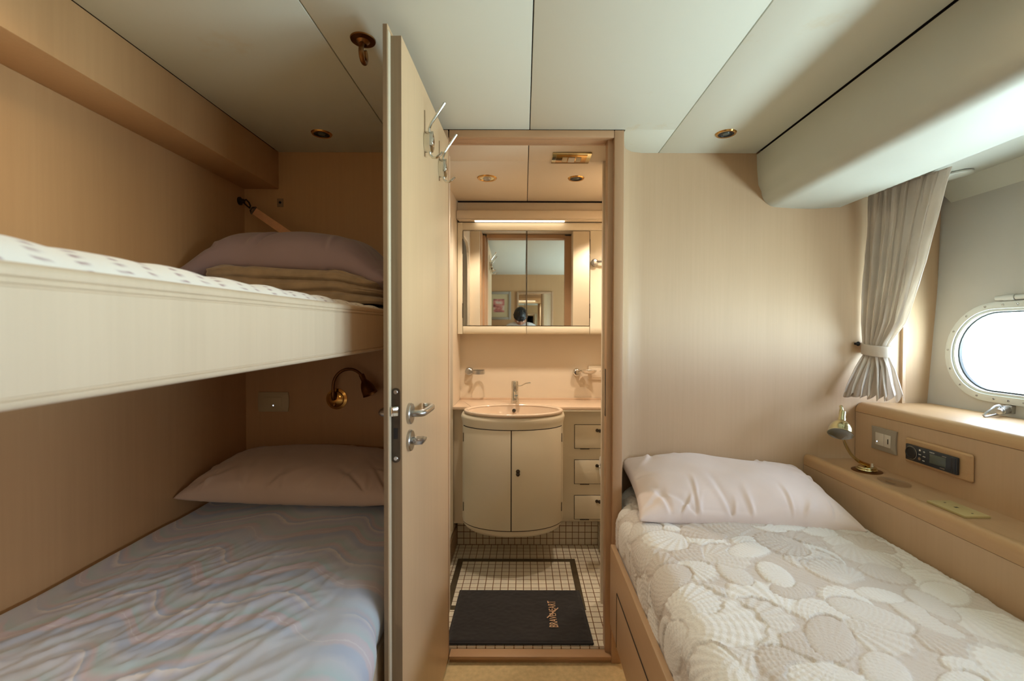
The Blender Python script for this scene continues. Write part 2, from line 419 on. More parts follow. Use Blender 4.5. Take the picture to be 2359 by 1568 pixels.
def make_window(y0, y1, name):
    ym = (y0+y1)/2
    w = thing(name, (hx(ZC), ym, ZC), kind='structure')
    def plane(poly, off): return [(hx(z)+off, y, z) for y, z in poly]
    def ring(ro, ri, x0, x1):
        a = stadium(y0, y1, ZC, ro); b_ = stadium(y0, y1, ZC, ri); n = len(a)
        vs = plane(a, x0)+plane(a, x1)+plane(b_, x1)+plane(b_, x0); fs = []
        for k in range(4):
            for i in range(n):
                j = (i+1) % n; p = k*n; q = ((k+1) % 4)*n; fs.append((p+i, p+j, q+j, q+i))
        return MB().add(vs, fs)
    build('window_frame', ring(RO, RG, -.010, -.001), 'white_metal', w, bevel=.0012)
    build('rim', ring(RG-.001, RG-.009, -.004, .022), 'white_metal', w)
    build('gasket', ring(RG-.009, RG-.014, .010, .020), 'rubber', w)
    n = len(stadium(y0, y1, ZC, RG))
    build('pane', MB().add(plane(stadium(y0, y1, ZC, RG-.010), .015), [tuple(range(n))]), 'pane', w)
    build('reveal', ring(RG+.012, RG-.002, .004, .05), 'white_metal', w)
    scr = []
    for a in range(7):
        t = -PI/2+PI*(a+.5)/7; scr.append((y0+.162*math.cos(t), ZC+.162*math.sin(t))); scr.append((y1-.162*math.cos(t), ZC+.162*math.sin(t)))
    for k in range(4):
        y = y1+(y0-y1)*(k+.5)/4; scr += [(y, ZC+.162), (y, ZC-.162)]
    for i, (y, z) in enumerate(scr):
        x = hx(z)-.010
        s_ = build('screw', MB().lathe([(.0001, -.0018), (.0035, -.0015), (.0045, 0), (.0045, .002)], (x, y, z), (1, 0, 0), 12), 'steel', w)
        a = i*1.1
        build('slot', MB().tube([(x-.002, y-.003*math.cos(a), z-.003*math.sin(a)), (x-.002, y+.003*math.cos(a), z+.003*math.sin(a))], .0007, 4), 'black', s_)
    hz = ZC+RO+.012
    h_ = MB()
    x = hx(hz)-.008
    h_.tube([(x, y0+.0, hz), (x, y0-.022, hz)], .0085, 14)
    h_.tube([(x, y0-.024, hz), (x, y0-.062, hz)], .0105, 14)
    h_.tube([(x, y0-.064, hz), (x, y0-.10, hz)], .0085, 14)
    build('hinge', h_, 'white_metal', w)
    # swing latch below the frame
    z0 = ZC-RO-.016; x = hx(z0)
    lt = build('latch', MB().box(x-.014, x, y0-.088, y0-.068, z0-.012, z0+.014).lathe([(.013, 0), (.015, .02), (.012, .045), (.012, .05)], (x-.010, y0-.07, z0), (-.72, -.35, -.05), 18).lathe([(.0001, 0), (.009, .001), (.011, .008), (.009, .02)][::-1], (x-.055, y0-.094, z0-.003), (-.72, -.35, 0), 16), 'steel', w, bevel=.001)
    c = Vector((x-.045, y0-.088, z0))
    pts = [c+Vector((0, 0, .010)), c+Vector((-.012, -.0, .016)), c+Vector((-.026, .0, .012)), c+Vector((-.058, -.004, -.008)), c+Vector((-.068, -.005, -.017)), c+Vector((-.062, -.006, -.021)), c+Vector((-.03, -.003, -.016)), c+Vector((0, 0, -.011))]
    pp = []
    for i in range(len(pts)-1):
        for t in (0, .5): pp.append(pts[i].lerp(pts[i+1], t))
    pp.append(pts[-1])
    build('latch_loop', MB().tube(pp, .0033, 10), 'steel', lt)
    L = bpy.data.lights.new('daylight_portal', 'AREA'); L.shape = 'RECTANGLE'; L.size = y0-y1+2*RG; L.size_y = 2*RG
    L.cycles.is_portal = True
    lo = bpy.data.objects.new('daylight_portal', L); COL.objects.link(lo)
    lo.location = (hx(ZC)+.06, ym, ZC+H); lo.rotation_euler = (PI/2, 0, PI/2)   # faces -X
    return w
make_window(*WIN[0], 'window_1'); make_window(*WIN[1], 'window_2'); make_window(*WIN[2], 'window_3')

# rear bulkhead behind the viewer
struct('wall_rear', MB().box(-1.135, 1.76, YB-.03, YB, FL, .72), 'veneer_wall')
struct('wall_right_lower', MB().box(1.60, 1.64, YB, B, FL, -.44), 'veneer')

# ------------------------------------------------------------------ door frame
fr = thing('door_2', (0, 1.6, FL), kind='structure')
f = MB()
f.box(.316, .350, 1.600, 1.625, FL, .708)
build('casing', f, 'frame', fr, bevel=.003)
build('stop', MB().box(.297, .3495, 1.622, 1.665, FL, .700), 'frame', fr, bevel=.002)
build('casing', MB().box(-.296, -.2655, 1.600, 1.625, FL, .708), 'frame', fr, bevel=.003)
build('stop', MB().box(-.296, -.2745, 1.625, 1.665, FL, .700), 'frame', fr, bevel=.002)
build('head', MB().box(-.262, .3155, 1.600, 1.624, .6815, .708), 'frame_x', fr, bevel=.003)
build('head_stop', MB().box(-.262, .297, 1.624, 1.665, .6835, .700), 'frame_x', fr, bevel=.002)
build('sill', MB().box(-.262, .316, 1.598, 1.6395, -1.163, -1.1515).box(-.262, .316, 1.606, 1.639, FL, -1.163), 'frame_x', fr, bevel=.0015)
build('strike_plate', MB().box(.2955, .2975, 1.634, 1.654, -.30, -.13), 'dull', fr)

# ------------------------------------------------------------------ open door leaf (built closed to the Y axis, then swung)
D = thing('door_1', (-.2765, 1.598, FL+.02), kind='structure')
g = MB().box(-.302, -.2765, 1.037, 1.596, -1.155, .669)
build('leaf', g, 'door', D, bevel=.0012)
build('leaf_edge', MB().box(-.3015, -.277, 1.0345, 1.037, -1.153, .667), 'edge', D)
g = MB().box(-.313, -.302, 1.018, 1.596, -1.160, .684)
build('leaf_lip', g, 'door', D, bevel=.002)
build('lip_edge', MB().box(-.3125, -.3035, 1.0165, 1.018, -1.158, .682), 'edge', D)
build('lip_bead', MB().box(-.3035, -.3005, 1.0185, 1.034, -1.155, .67), 'white_wood', D)
pl = build('lock_plate', MB().prism([(p[0], p[1]) for p in [( -.2905+.0095*math.cos(a), -.136+.0095*math.sin(a)) for a in [PI*i/10 for i in range(11)]]+[(-.2905+.0095*math.cos(a), -.288+.0095*math.sin(a)) for a in [PI+PI*i/10 for i in range(11)]]], 'y', 1.0328, 1.0345), 'dull', D)
build('latch_bolt', MB().prism([(-.299, 1.0328), (-.299, 1.022), (-.293, 1.021), (-.284, 1.030), (-.284, 1.0328)], 'z', -.190, -.168), 'chrome', pl, bevel=.001)
build('bolt_slot', MB().box(-.2955, -.2855, 1.0322, 1.0329, -.243, -.218), 'black', pl)
for z in (-.136, -.288):
    build('screw', MB().lathe([(.005, 0), (.004, .0012), (.0001, .0012)], (-.2905, 1.0328, z), (0, -1, 0), 14), 'steel', pl)
def lever(x0, s, name='door_handle'):
    y, z = 1.092, -.195
    h = build(name, MB().lathe([(.0255, 0), (.0255, .006), (.0235, .0085), (.0001, .0085)], (x0, y, z), (s, 0, 0), 32), 'steel', D)
    p = [(x0+s*.006, y, z), (x0+s*.022, y, z), (x0+s*.031, y+.006, z), (x0+s*.034, y+.018, z), (x0+s*.034, y+.07, z), (x0+s*.034, y+.094, z), (x0+s*.030, y+.108, z), (x0+s*.020, y+.114, z), (x0+s*.010, y+.108, z)]
    pts = []
    for i in range(len(p)-1):
        for t in (0, .34, .67): pts.append(Vector(p[i]).lerp(Vector(p[i+1]), t))
    pts.append(Vector(p[-1]))
    for _ in range(2): pts = [pts[0]]+[(pts[i-1]+pts[i]*2+pts[i+1])/4 for i in range(1, len(pts)-1)]+[pts[-1]]
    build('lever', MB().tube(pts, .0085, 16), 'steel', h)
lever(-.2765, 1); lever(-.313, -1)
tr = build('turn_latch', MB().lathe([(.0255, 0), (.0255, .006), (.0235, .0085), (.0001, .0085)], (-.2765, 1.092, -.260), (1, 0, 0), 32), 'steel', D)
build('thumb_turn', MB().lathe([(.009, .008), (.009, .018), (.006, .02)], (-.2765, 1.092, -.26), (1, 0, 0), 16).prism([(-.262, -.254), (-.245, -.253), (-.236, -.256), (-.242, -.268), (-.262, -.270)], 'y', 1.084, 1.112), 'steel', tr, bevel=.002)
def coat_hook(y, z):
    x = -.2765
    hk = build('coat_hook', MB().prism([(y+.0145*math.cos(a)*1.1, z+.030*math.sin(a)) for a in [PI/6*0+PI/3*i+PI/2 for i in range(6)]], 'x', x, x+.024).lathe([(.0001, .026), (.010, .026), (.0135, .024), (.0135, .020)], (x, y, z), (1, 0, 0), 20), 'chrome', D, bevel=.0015)
    build('prong', MB().tube([(x+.012, y, z+.02), (x+.013, y, z+.036), (x+.018, y, z+.050), (x+.055, y, z+.105)], .0038, 10), 'chrome', hk)
    build('prong', MB().tube([(x+.013, y, z-.024), (x+.015, y, z-.034), (x+.022, y, z-.042), (x+.032, y, z-.043), (x+.044, y, z-.034), (x+.050, y, z-.028)], .0038, 10), 'chrome', hk)
    build('fixing_tail', MB().box(x, x+.002, y-.003, y-.001, z-.04, z+.085), 'edge', hk)
coat_hook(1.252, .520); coat_hook(1.442, .517)
build('hinge', MB().tube([(-.290, 1.600, .40), (-.290, 1.600, .47)], .006, 10), 'steel', D)
build('hinge', MB().tube([(-.290, 1.600, -.95), (-.290, 1.600, -.88)], .006, 10), 'steel', D)
D.rotation_euler.z = math.radians(-1.3); D.location.x += .0125

# ------------------------------------------------------------------ ceiling fittings
def downlight(x, y, label, kind='dark', z=C, r=.036, group=None):
    t = thing('downlight', (x, y, z), label, 'ceiling light', group or 'recessed ceiling downlights')
    build('bezel', MB().lathe([(r*.70, .0), (r*.74, -.004), (r*.92, -.004), (r, 0), (r*.98, .002)], (x, y, z), (0, 0, 1), 36), 'brass', t)
    if kind == 'dark':
        build('eyeball', MB().lathe([(r*.72, -.001), (r*.70, -.004), (r*.6, -.003), (r*.5, .004), (r*.48, .012), (r*.2, .014), (.0001, .014)], (x, y, z-.0), (0, 0, 1), 32), 'black', t)
        build('lamp_glass', MB().lathe([(r*.46, .002), (r*.3, -.0035), (.0001, -.005)], (x, y, z), (0, 0, 1), 24), 'screen', t)
    else:
        build('reflector', MB().lathe([(r*.72, -.002), (r*.6, .004), (r*.45, .006), (.0001, .008)], (x, y, z), (0, 0, 1), 32), 'gold', t)
        build('lamp_glass', MB().lathe([(r*.42, -.002), (r*.3, -.008), (.0001, -.010)], (x, y, z), (0, 0, 1), 24), 'steel', t)
    return t
downlight(-.723, 1.638, 'dark round ceiling downlight above the pillow end of the upper bunk')
downlight(.717, 1.628, 'dark round ceiling downlight in the pale ceiling above the single bed pillow')
t = thing('ceiling_hook', (-.391, 1.115, C), 'dark brass ceiling hook with round backplate beside the open door', 'hook')
build('backplate', MB().lathe([(.030, 0), (.029, -.003), (.016, -.005), (.012, -.009), (.010, -.013), (.0001, -.014)], (-.391, 1.115, C), (0, 0, 1), 36), 'brass_dark', t)
p = [(-.391, 1.115, C-.008), (-.391, 1.104, C-.018)]+[(-.391, 1.118+.0165*math.cos(a), C-.034+.0185*math.sin(a)) for a in [PI*.80+PI*1.50*i/18 for i in range(19)]]
build('hook', MB().tube(p, [.0062]*(len(p)-2)+[.0058, .0050], 12), 'brass_dark', t)

# ------------------------------------------------------------------ upper bunk (rises slightly to its pillow end)
def tilt(mb, k=.0125, y0=.36):
    mb.v = [(x, y, z+(y-y0)*k) for x, y, z in mb.v]; return mb
ub = thing('upper_bunk', (-.75, .6, -.07), 'pale veneered upper bunk with rounded lippings across the left wall', 'bunk bed')
xf = -.410
pr = [(xf+.022, -.064)]+[(xf+.006-.006*math.sin(a)-.000, -.064+.006*(1-math.cos(a))) for a in [0, .5, 1, PI/2]]+[(xf, -.0565), (xf+.003, -.0555), (xf+.003, -.0540), (xf+.001, -.0530), (xf+.001, .0355), (xf+.003, .0365), (xf+.003, .038), (xf, .0390), (xf+.001, .0435), (xf+.003, .0440), (xf+.001, .0455), (xf+.0005, .050)]+[(xf+.009-.009*math.cos(a), .048+.009*math.sin(a)) for a in [.4, .8, 1.2, PI/2]]+[(xf+.022, .057), (xf-.0, .057)][:1]
pr = [(xf*0+p[0]-.0, p[1]) for p in pr]
pr = [(2*xf-p[0]-2*0 if False else p[0], p[1]) for p in pr]
pr = [(xf-(p[0]-xf), p[1]) for p in pr]      # body lies to the wall side
pr += [(xf-.024, .050), (xf-.024, -.060)]
build('front_board', tilt(MB().prism(pr, 'y', YB+.01, 1.800)), 'board', ub, smooth=40)
build('platform', tilt(MB().box(-1.100, xf-.026, YB+.01, 1.800, -.058, -.030)), 'veneer_y', ub)
# mattress of the upper bunk
def mattress_top():
    nu, nv = 70, 330
    x0, x1 = -1.095, xf-.030; y0, y1 = -.45, 1.79
    mb = MB(); pat = []
    prof = []
    for i in range(nu):
        u = i/(nu-1)
        if u < .42: a = u/.42; prof.append((x0+.0+(x1-.05-x0)*a, .086))
        elif u < .86:
            a = (u-.42)/.44*PI/2; prof.append((x1-.05+.05*math.sin(a), .020+.066*math.cos(a)))
        else: a = (u-.86)/.14; prof.append((x1-.004*a, .020-.046*a))
    for j in range(nv):
        y = y0+(y1-y0)*j/(nv-1)
        quilt = .0035*abs(math.sin(y*PI/.115))
        puff = .012*sstep(1.7, .2, y)
        for i, (x, z) in enumerate(prof):
            w = fbm((x*6, y*6, 3))*.003
            e = 1 if i > nu*.35 else .6
            mb.v.append((x+(quilt*.5 if i > nu*.42 else 0), y, z+puff*0+ (quilt*e+w if i < nu*.84 else 0)))
            s = i/(nu-1)*1.1
            a_, b_ = s*.75/.045, y/.045
            row = math.floor(b_); col = math.floor(a_+(.5 if row % 2 else 0))
            fx = a_+(.5 if row % 2 else 0)-col-.5; fy = b_-row-.5
            pat.append(max(0, 1-((fx/.26)**2+(fy/.22)**2))*(.7+.3*math.sin(fx*25+fy*18)))
    for j in range(nv-1):
        for i in range(nu-1):
            a = j*nu+i; mb.f.append((a, a+1, a+nu+1, a+nu))
    tilt(mb, -.004)
    o = build('bunk_mattress', mb, 'topper', smooth=80)
    at = o.data.attributes.new('pat', 'FLOAT', 'POINT'); at.data.foreach_set('value', pat)
    return tag(o, 'white mattress with faint mauve sprigs lying on the upper bunk', 'mattress')
mattress_top()

# ------------------------------------------------------------------ pillows
def pillow(name, cx, cy, cz, lx, ly, th, mat, label, rz=0, rx=0, ry=0, seed=0, wr=1.0, nu=190, nv=120, droop=0, pinch=.10, flange=0):
    mb = MB(); rr_ = random.Random(seed*7+1); cre = []
    for _ in range(26):
        side = rr_.choice('lrfftb'); t0 = rr_.uniform(-.95, .95)
        if side in 'lr': p0 = ((-1 if side == 'l' else 1)*lx/2*.96, t0*ly/2); an = (0 if side == 'l' else PI)+rr_.uniform(-.7, .7)
        else: p0 = (t0*lx/2, (-1 if side in 'ft' else 1)*ly/2*.96); an = (PI/2 if side in 'ft' else -PI/2)+rr_.uniform(-.9, .9)
        cre.append((p0, an, rr_.uniform(.06, .20), rr_.uniform(.0035, .0075), rr_.choice((-1, 1))*rr_.uniform(.004, .009), rr_.uniform(-2.5, 2.5)))
    def surf(sgn):
        def fn(u, v):
            a, b_ = 2*u-1, 2*v-1
            k = 1-pinch*(1-abs(a)**2)*0
            ex = 1-.07*(1-a*a)*0
            X = a*lx/2*(1-pinch*.55*(1-b_*b_)*abs(a)**2.0*1.0)
            Y = b_*ly/2*(1-pinch*.55*(1-a*a)*abs(b_)**2.0)
            da = max(0, 1-abs(a)**2.6); db = max(0, 1-abs(b_)**2.4)
            hgt = th/2*(da*db)**.42
            q = 1 if sgn > 0 else .55
            z = sgn*hgt*q
            en = (1-(1-abs(a))*(1-abs(b_)))
            n = fbm((X*4+seed, Y*5, seed*1.7), 2)*.010; cr = 0
            for (p0, an, ln, wd, am_, cv) in cre:
                dx_, dy_ = X-p0[0], Y-p0[1]; q = (dx_*math.cos(an)+dy_*math.sin(an))/ln
                if -.1 < q < 1.1:
                    pp_ = -dx_*math.sin(an)+dy_*math.cos(an)-cv*.02*q*q
                    k2 = max(0, 1-q)*min(1, (q+.1)*6); w2 = wd*(1+1.6*q)
                    if abs(pp_) < 4*w2: cr += am_*k2*(math.exp(-(pp_/w2)**2)-.6*math.exp(-((pp_-w2*1.6)/(w2*1.2))**2))
            ed = min(1, (da*db)*6)
            z += (n+cr)*wr*ed*(1 if sgn > 0 else .3)
            if droop: z -= droop*sstep(.55, 1.0, abs(a))*1.0
            return (X, Y, z)
        return fn
    mb.grid(surf(1), nu, nv); o0 = len(mb.v)
    mb.grid(surf(-1), nu, nv)
    mt = Matrix.Translation((cx, cy, cz)) @ Matrix.Rotation(rz, 4, 'Z') @ Matrix.Rotation(ry, 4, 'Y') @ Matrix.Rotation(rx, 4, 'X')
    mb.xf(mt)
    o = build(name, mb, mat, smooth=80)
    bm = bmesh.new(); bm.from_mesh(o.data); bmesh.ops.remove_doubles(bm, verts=bm.verts, dist=.0008); bmesh.ops.recalc_face_normals(bm, faces=bm.faces); bm.to_mesh(o.data); bm.free()
    return tag(o, label, 'pillow', 'pillows on the beds')
pillow('pillow', -.762, 1.60, .232, .66, .36, .22, 'pillow_purple', 'mauve grey pillow on the folded brown blanket of the upper bunk', rx=.03, ry=.03, seed=2, wr=1.1, droop=.055, pinch=.02)
pillow('pillow', -.742, 1.605, -.512, .715, .37, .18, 'pillow_rose', 'rose beige pillow at the head of the lower bunk', rx=.10, ry=.02, seed=5, wr=.8)
pr_ = pillow('pillow', .722, 1.600, -.560, .70, .40, .17, 'pillow_pink', 'pale pink creased pillow on the single bed with the shell bedspread', rx=.20, ry=.035, rz=-.03, seed=9, wr=1.35)

# folded blanket: three stacked folds
def blanket():
    mb = MB()
    lay = [(.094, .036, 0), (.130, .036, .012), (.163, .030, .0)]
    x0, x1, y0, y1 = -1.02, -.445, 1.41, 1.77
    def fn(u, v):
        a = u*2*PI
        sx = math.copysign(abs(math.cos(a))**.28, math.cos(a)); sy = math.copysign(abs(math.sin(a))**.28, math.sin(a))
        x = (x0+x1)/2+sx*(x1-x0)/2; y = (y0+y1)/2+sy*(y1-y0)/2
        z = .090+v*.105
        edge = -.014*abs(math.sin(v*PI*3))**.0*(abs(math.cos(v*PI*3))**6)
        x += edge*sx; y += edge*sy
        w = fbm((x*9, y*9, v*3), 3)*.012
        z += w*v - .03*sstep(-.6, -.44, x)*v + .015*sstep(-.7, -1.0, x)*v
        return (x+fbm((x*8, y*8, v*6), 2)*.008, y+fbm((y*8, x*8, v*6+5), 2)*.008, z)
    mb.grid(fn, 140, 34, closeu=True)
    n = 140; base = (34-1)*n
    # close the top with shrinking rings
    rings = 10; prev = base
    cx, cy = (x0+x1)/2, (y0+y1)/2
    top = [mb.v[base+i] for i in range(n)]
    for r in range(1, rings+1):
        k = 1-r/rings*.98; st = len(mb.v)
        for i in range(n):
            x = cx+(top[i][0]-cx)*k; y = cy+(top[i][1]-cy)*k
            mb.v.append((x, y, .198+fbm((x*9, y*9, 3), 3)*.012-.03*sstep(-.6, -.44, x)+.015*sstep(-.7, -1.0, x)))
        for i in range(n):
            j = (i+1) % n; mb.f.append((prev+i, prev+j, st+j, st+i))
        prev = st
    return tag(build('folded_blanket', mb, 'blanket', smooth=80), 'folded brown fleece blanket under the mauve pillow on the upper bunk', 'blanket')
blanket()

# webbing strap with its bracket
t = thing('bunk_strap', (-1.088, 1.79, .49), 'tan webbing strap hooked in the corner and holding up the upper bunk', 'strap')
a, b_ = Vector((-1.030, 1.748, .462)), Vector((-.52, 1.49, .150))
d = (b_-a).normalized(); w = Vector((0, .30, 1)); w = (w-d*w.dot(d)).normalized()*.0135; nn = d.cross(w).normalized()*.001
build('webbing', MB().add([a+w+nn, a-w+nn, b_-w+nn, b_+w+nn, a+w-nn, a-w-nn, b_-w-nn, b_+w-nn], [(0, 1, 2, 3), (7, 6, 5, 4), (0, 4, 5, 1), (1, 5, 6, 2), (2, 6, 7, 3), (3, 7, 4, 0)]), 'webbing', t)
build('bracket', MB().lathe([(.016, 0), (.016, .004), (.009, .006), (.008, .018), (.0001, .018)], (-1.104, 1.775, .508), (1, 0, 0), 16), 'dull', t)
build('shackle', MB().tube([(-1.088, 1.775, .508), (-1.075, 1.770, .512), (-1.062, 1.766, .500), (-1.054, 1.762, .486), (-1.058, 1.764, .478), (-1.072, 1.770, .488), (-1.086, 1.776, .500)], .003, 8), 'dull', t)
build('buckle', MB().tube([a-d*.006+w*1.15, a-d*.006-w*1.15], .0035, 8).tube([a-d*.022+w*.5, a-d*.022-w*.5], .003, 8).tube([a-d*.006+w*1.1, a-d*.022+w*.5], .003, 8).tube([a-d*.006-w*1.1, a-d*.022-w*.5], .003, 8), 'dull', t)
t = thing('catch_plate', (-.962, B, .50), 'small square brown catch plate on the dark wall above the upper bunk', 'plate')
build('plate', MB().box(-.974, -.950, B-.003, B, .494, .527), 'edge', t, bevel=.001)
build('hole', MB().lathe([(.005, 0), (.005, .001), (.0001, .001)], (-.962, B-.003, .511), (0, -1, 0), 14), 'black', t)

# ------------------------------------------------------------------ lower bunk
lb = thing('lower_bunk', (-.7, .6, FL), 'pale veneered base of the lower bunk under the marbled sheet', 'bunk bed')
build('base_box', MB().box(-1.10, -.345, YB+.01, 1.800, -1.175, -.79), 'veneer', lb)
build('front_panel', MB().box(-.3445, -.332, YB+.01, 1.800, -1.10, -.735), 'board', lb, bevel=.003)
def lower_mattress():
    nu, nv = 170, 300; y0, y1 = -.45, 1.795; mb = MB()
    for j in range(nv):
        y = y0+(y1-y0)*j/(nv-1)
        xe = -.3245+.028*sstep(1.005, .90, y)
        for i in range(nu):
            u = i/(nu-1)
            if u < .06: a = u/.06; x = -1.098+.02*(1-math.cos(a*PI/2)); z = -.64+.052*math.sin(a*PI/2)
            elif u < .70: a = (u-.06)/.64; x = -1.078+(xe-.085+1.078)*a; z = -.588+.012*math.sin(a*PI)
            elif u < .90: a = (u-.70)/.20*PI/2; x = xe-.085+.085*math.sin(a); z = -.668+.080*math.cos(a)
            else: a = (u-.90)/.10; x = xe-.008*a-.016*a*a; z = -.668-.085*a
            k = 1 if .05 < u < .97 else .2
            w = fbm((x*3, y*3, 1), 3)*.006
            # creases running diagonally from the foot towards the pillow edge
            cx_ = sstep(1.45, .95, y)*sstep(-1.05, -.9, x)*sstep(-.33, -.5, x)
            s1 = x*math.cos(.6)-y*math.sin(.6); s2 = x*math.sin(.6)+y*math.cos(.6)
            cr = (.35+.65*sstep(-.3, .35, noise.noise(Vector((x*4, y*4, 9)))))*(1-abs(noise.noise(Vector((s1*15, s2*4.0, 2)))))**7*.005+(1-abs(noise.noise(Vector((s1*26+4, s2*8+s1*3, 7)))))**8*.005+(1-abs(noise.noise(Vector((x*22, y*9, 3)))))**9*.003
            z2 = z+(w+cr*cx_)*k
            mb.v.append((x, y, z2))
    for j in range(nv-1):
        for i in range(nu-1):
            a = j*nu+i; mb.f.append((a, a+1, a+nu+1, a+nu))
    o = build('bunk_mattress', mb, 'sheet', smooth=80)
    return tag(o, 'lower bunk mattress under a wrinkled marbled pastel blue sheet', 'mattress')
lower_mattress()

# wall switch and gooseneck lamp behind the lower pillow
def plate_switch(name, label, cat, o, ux, uz, un, w, h, mat, rock):
    """o centre, ux/uz/un unit axes"""
    o = Vector(o); ux, uz, un = Vector(ux), Vector(uz), Vector(un)
    t = thing(name, o, label, cat)
    def fr(hw, hh, a, b_, bow=0):
        mb = MB()
        def P(i, j, k): return o+ux*(i*hw)+uz*(j*hh)+un*k
        n = 8; vs = []
        pts = [(-1, -1), (1, -1), (1, 1), (-1, 1)]
        out = []
        for q in range(4):
            p0, p1 = pts[q], pts[(q+1) % 4]
            for s in range(n):
                t_ = s/n; i = p0[0]+(p1[0]-p0[0])*t_; j = p0[1]+(p1[1]-p0[1])*t_
                bw = bow*(1-(2*t_-1)**2)
                if q == 1: i += bw*-1
                if q == 3: i -= bw*-1
                out.append((i, j))
        m_ = len(out); vs = [P(i, j, a) for i, j in out]+[P(i, j, b_) for i, j in out]
        fs = [(i, (i+1) % m_, (i+1) % m_+m_, i+m_) for i in range(m_)]+[tuple(range(m_))[::-1], tuple(range(m_, 2*m_))]
        return mb.add(vs, fs)
    build('plate', fr(w/2, h/2, 0, .006, -.05), mat, t, bevel=.002)
    return t, fr, o, ux, uz, un
t, fr_, o_, ux, uz, un = plate_switch('light_switch', 'beige light switch plate with blue pilot light beside the brass gooseneck lamp', 'light switch', (-.993, B, -.277), (1, 0, 0), (0, 0, 1), (0, -1, 0), .117, .078, 'beige_plate', 1)
build('rocker', MB().box(-1.028, -.958, B-.008, B-.006, -.297, -.258), 'beige_plate', t, bevel=.0012)
build('pilot_light', MB().lathe([(.0022, 0), (.0001, .001)], (-.992, B-.008, -.291), (0, -1, 0), 10), 'led', t)

t = thing('wall_lamp', (-.742, B, -.265), 'brass gooseneck reading lamp on the wall above the lower bunk pillow', 'lamp')
c = Vector((-.742, B, -.265))
build('backplate', MB().lathe([(.0415, 0), (.0415, .004), (.031, .006), (.031, .012), (.028, .014), (.0001, .014)], c, (0, -1, 0), 40), 'brass', t)
build('stem', MB().tube([c+Vector((-.004, -.014, .004)), c+Vector((-.004, -.024, .004)), c+Vector((-.004, -.026, .01)), c+Vector((-.004, -.026, .03))], [.008, .008, .008, .0075], 14).lathe([(.0055, 0), (.005, .01), (.0001, .011)], c+Vector((-.004, -.014, -.022)), (0, -1, 0), 12), 'brass_dark', t)
p = []
for i in range(25):
    a = PI-PI*.78*i/24
    p.append(c+Vector((.058+.062*math.cos(a)+.010*i/24, -.026-.02*(i/24), .052+.070*math.sin(a)*1.0+.0)))
p = [c+Vector((-.004, -.026, .03))]+p
build('gooseneck', MB().tube(p, .0058, 12), 'brass_dark', t)
e = p[-1]; ax = (p[-1]-p[-3]).normalized(); ax = (ax+Vector((-.05, -.1, -.5))).normalized()
build('lamp_shade', MB().lathe([(.008, -.006), (.0105, -.004), (.0105, .018), (.0125, .024), (.017, .030), (.023, .044), (.026, .058), (.027, .072), (.029, .080), (.0275, .080), (.0255, .071), (.024, .058), (.016, .035), (.0001, .032)], e, ax, 32), 'brass_dark', t)

# ------------------------------------------------------------------ single bed on the right
sb = thing('single_bed', (.72, .7, FL), 'veneered single bed base with raised side rail and drawer front', 'bed')
g = MB().box(.305, .323, YB+.01, 1.578, -1.022, -.737)
build('side_rail', g, 'veneer_y', sb, bevel=.004)
build('drawer_front', MB().box(.3035, .306, .70, 1.455, -1.018, -.843), 'veneer_y', sb, bevel=.001)
build('drawer_front', MB().box(.3035, .306, -.10, .696, -1.018, -.843), 'veneer_y', sb, bevel=.001)
build('drawer_gap', MB().box(.3025, .3052, .698-.0, 1.458, -.8435, -.8415).box(.3025, .3052, 1.4555, 1.458, -1.018, -.842), 'dark_gap', sb)
build('base_box', MB().box(.50, 1.118, YB+.01, 1.80, FL, -.80).box(.324, .50, YB+.01, 1.575, -1.02, -.80), 'veneer_wall', sb)

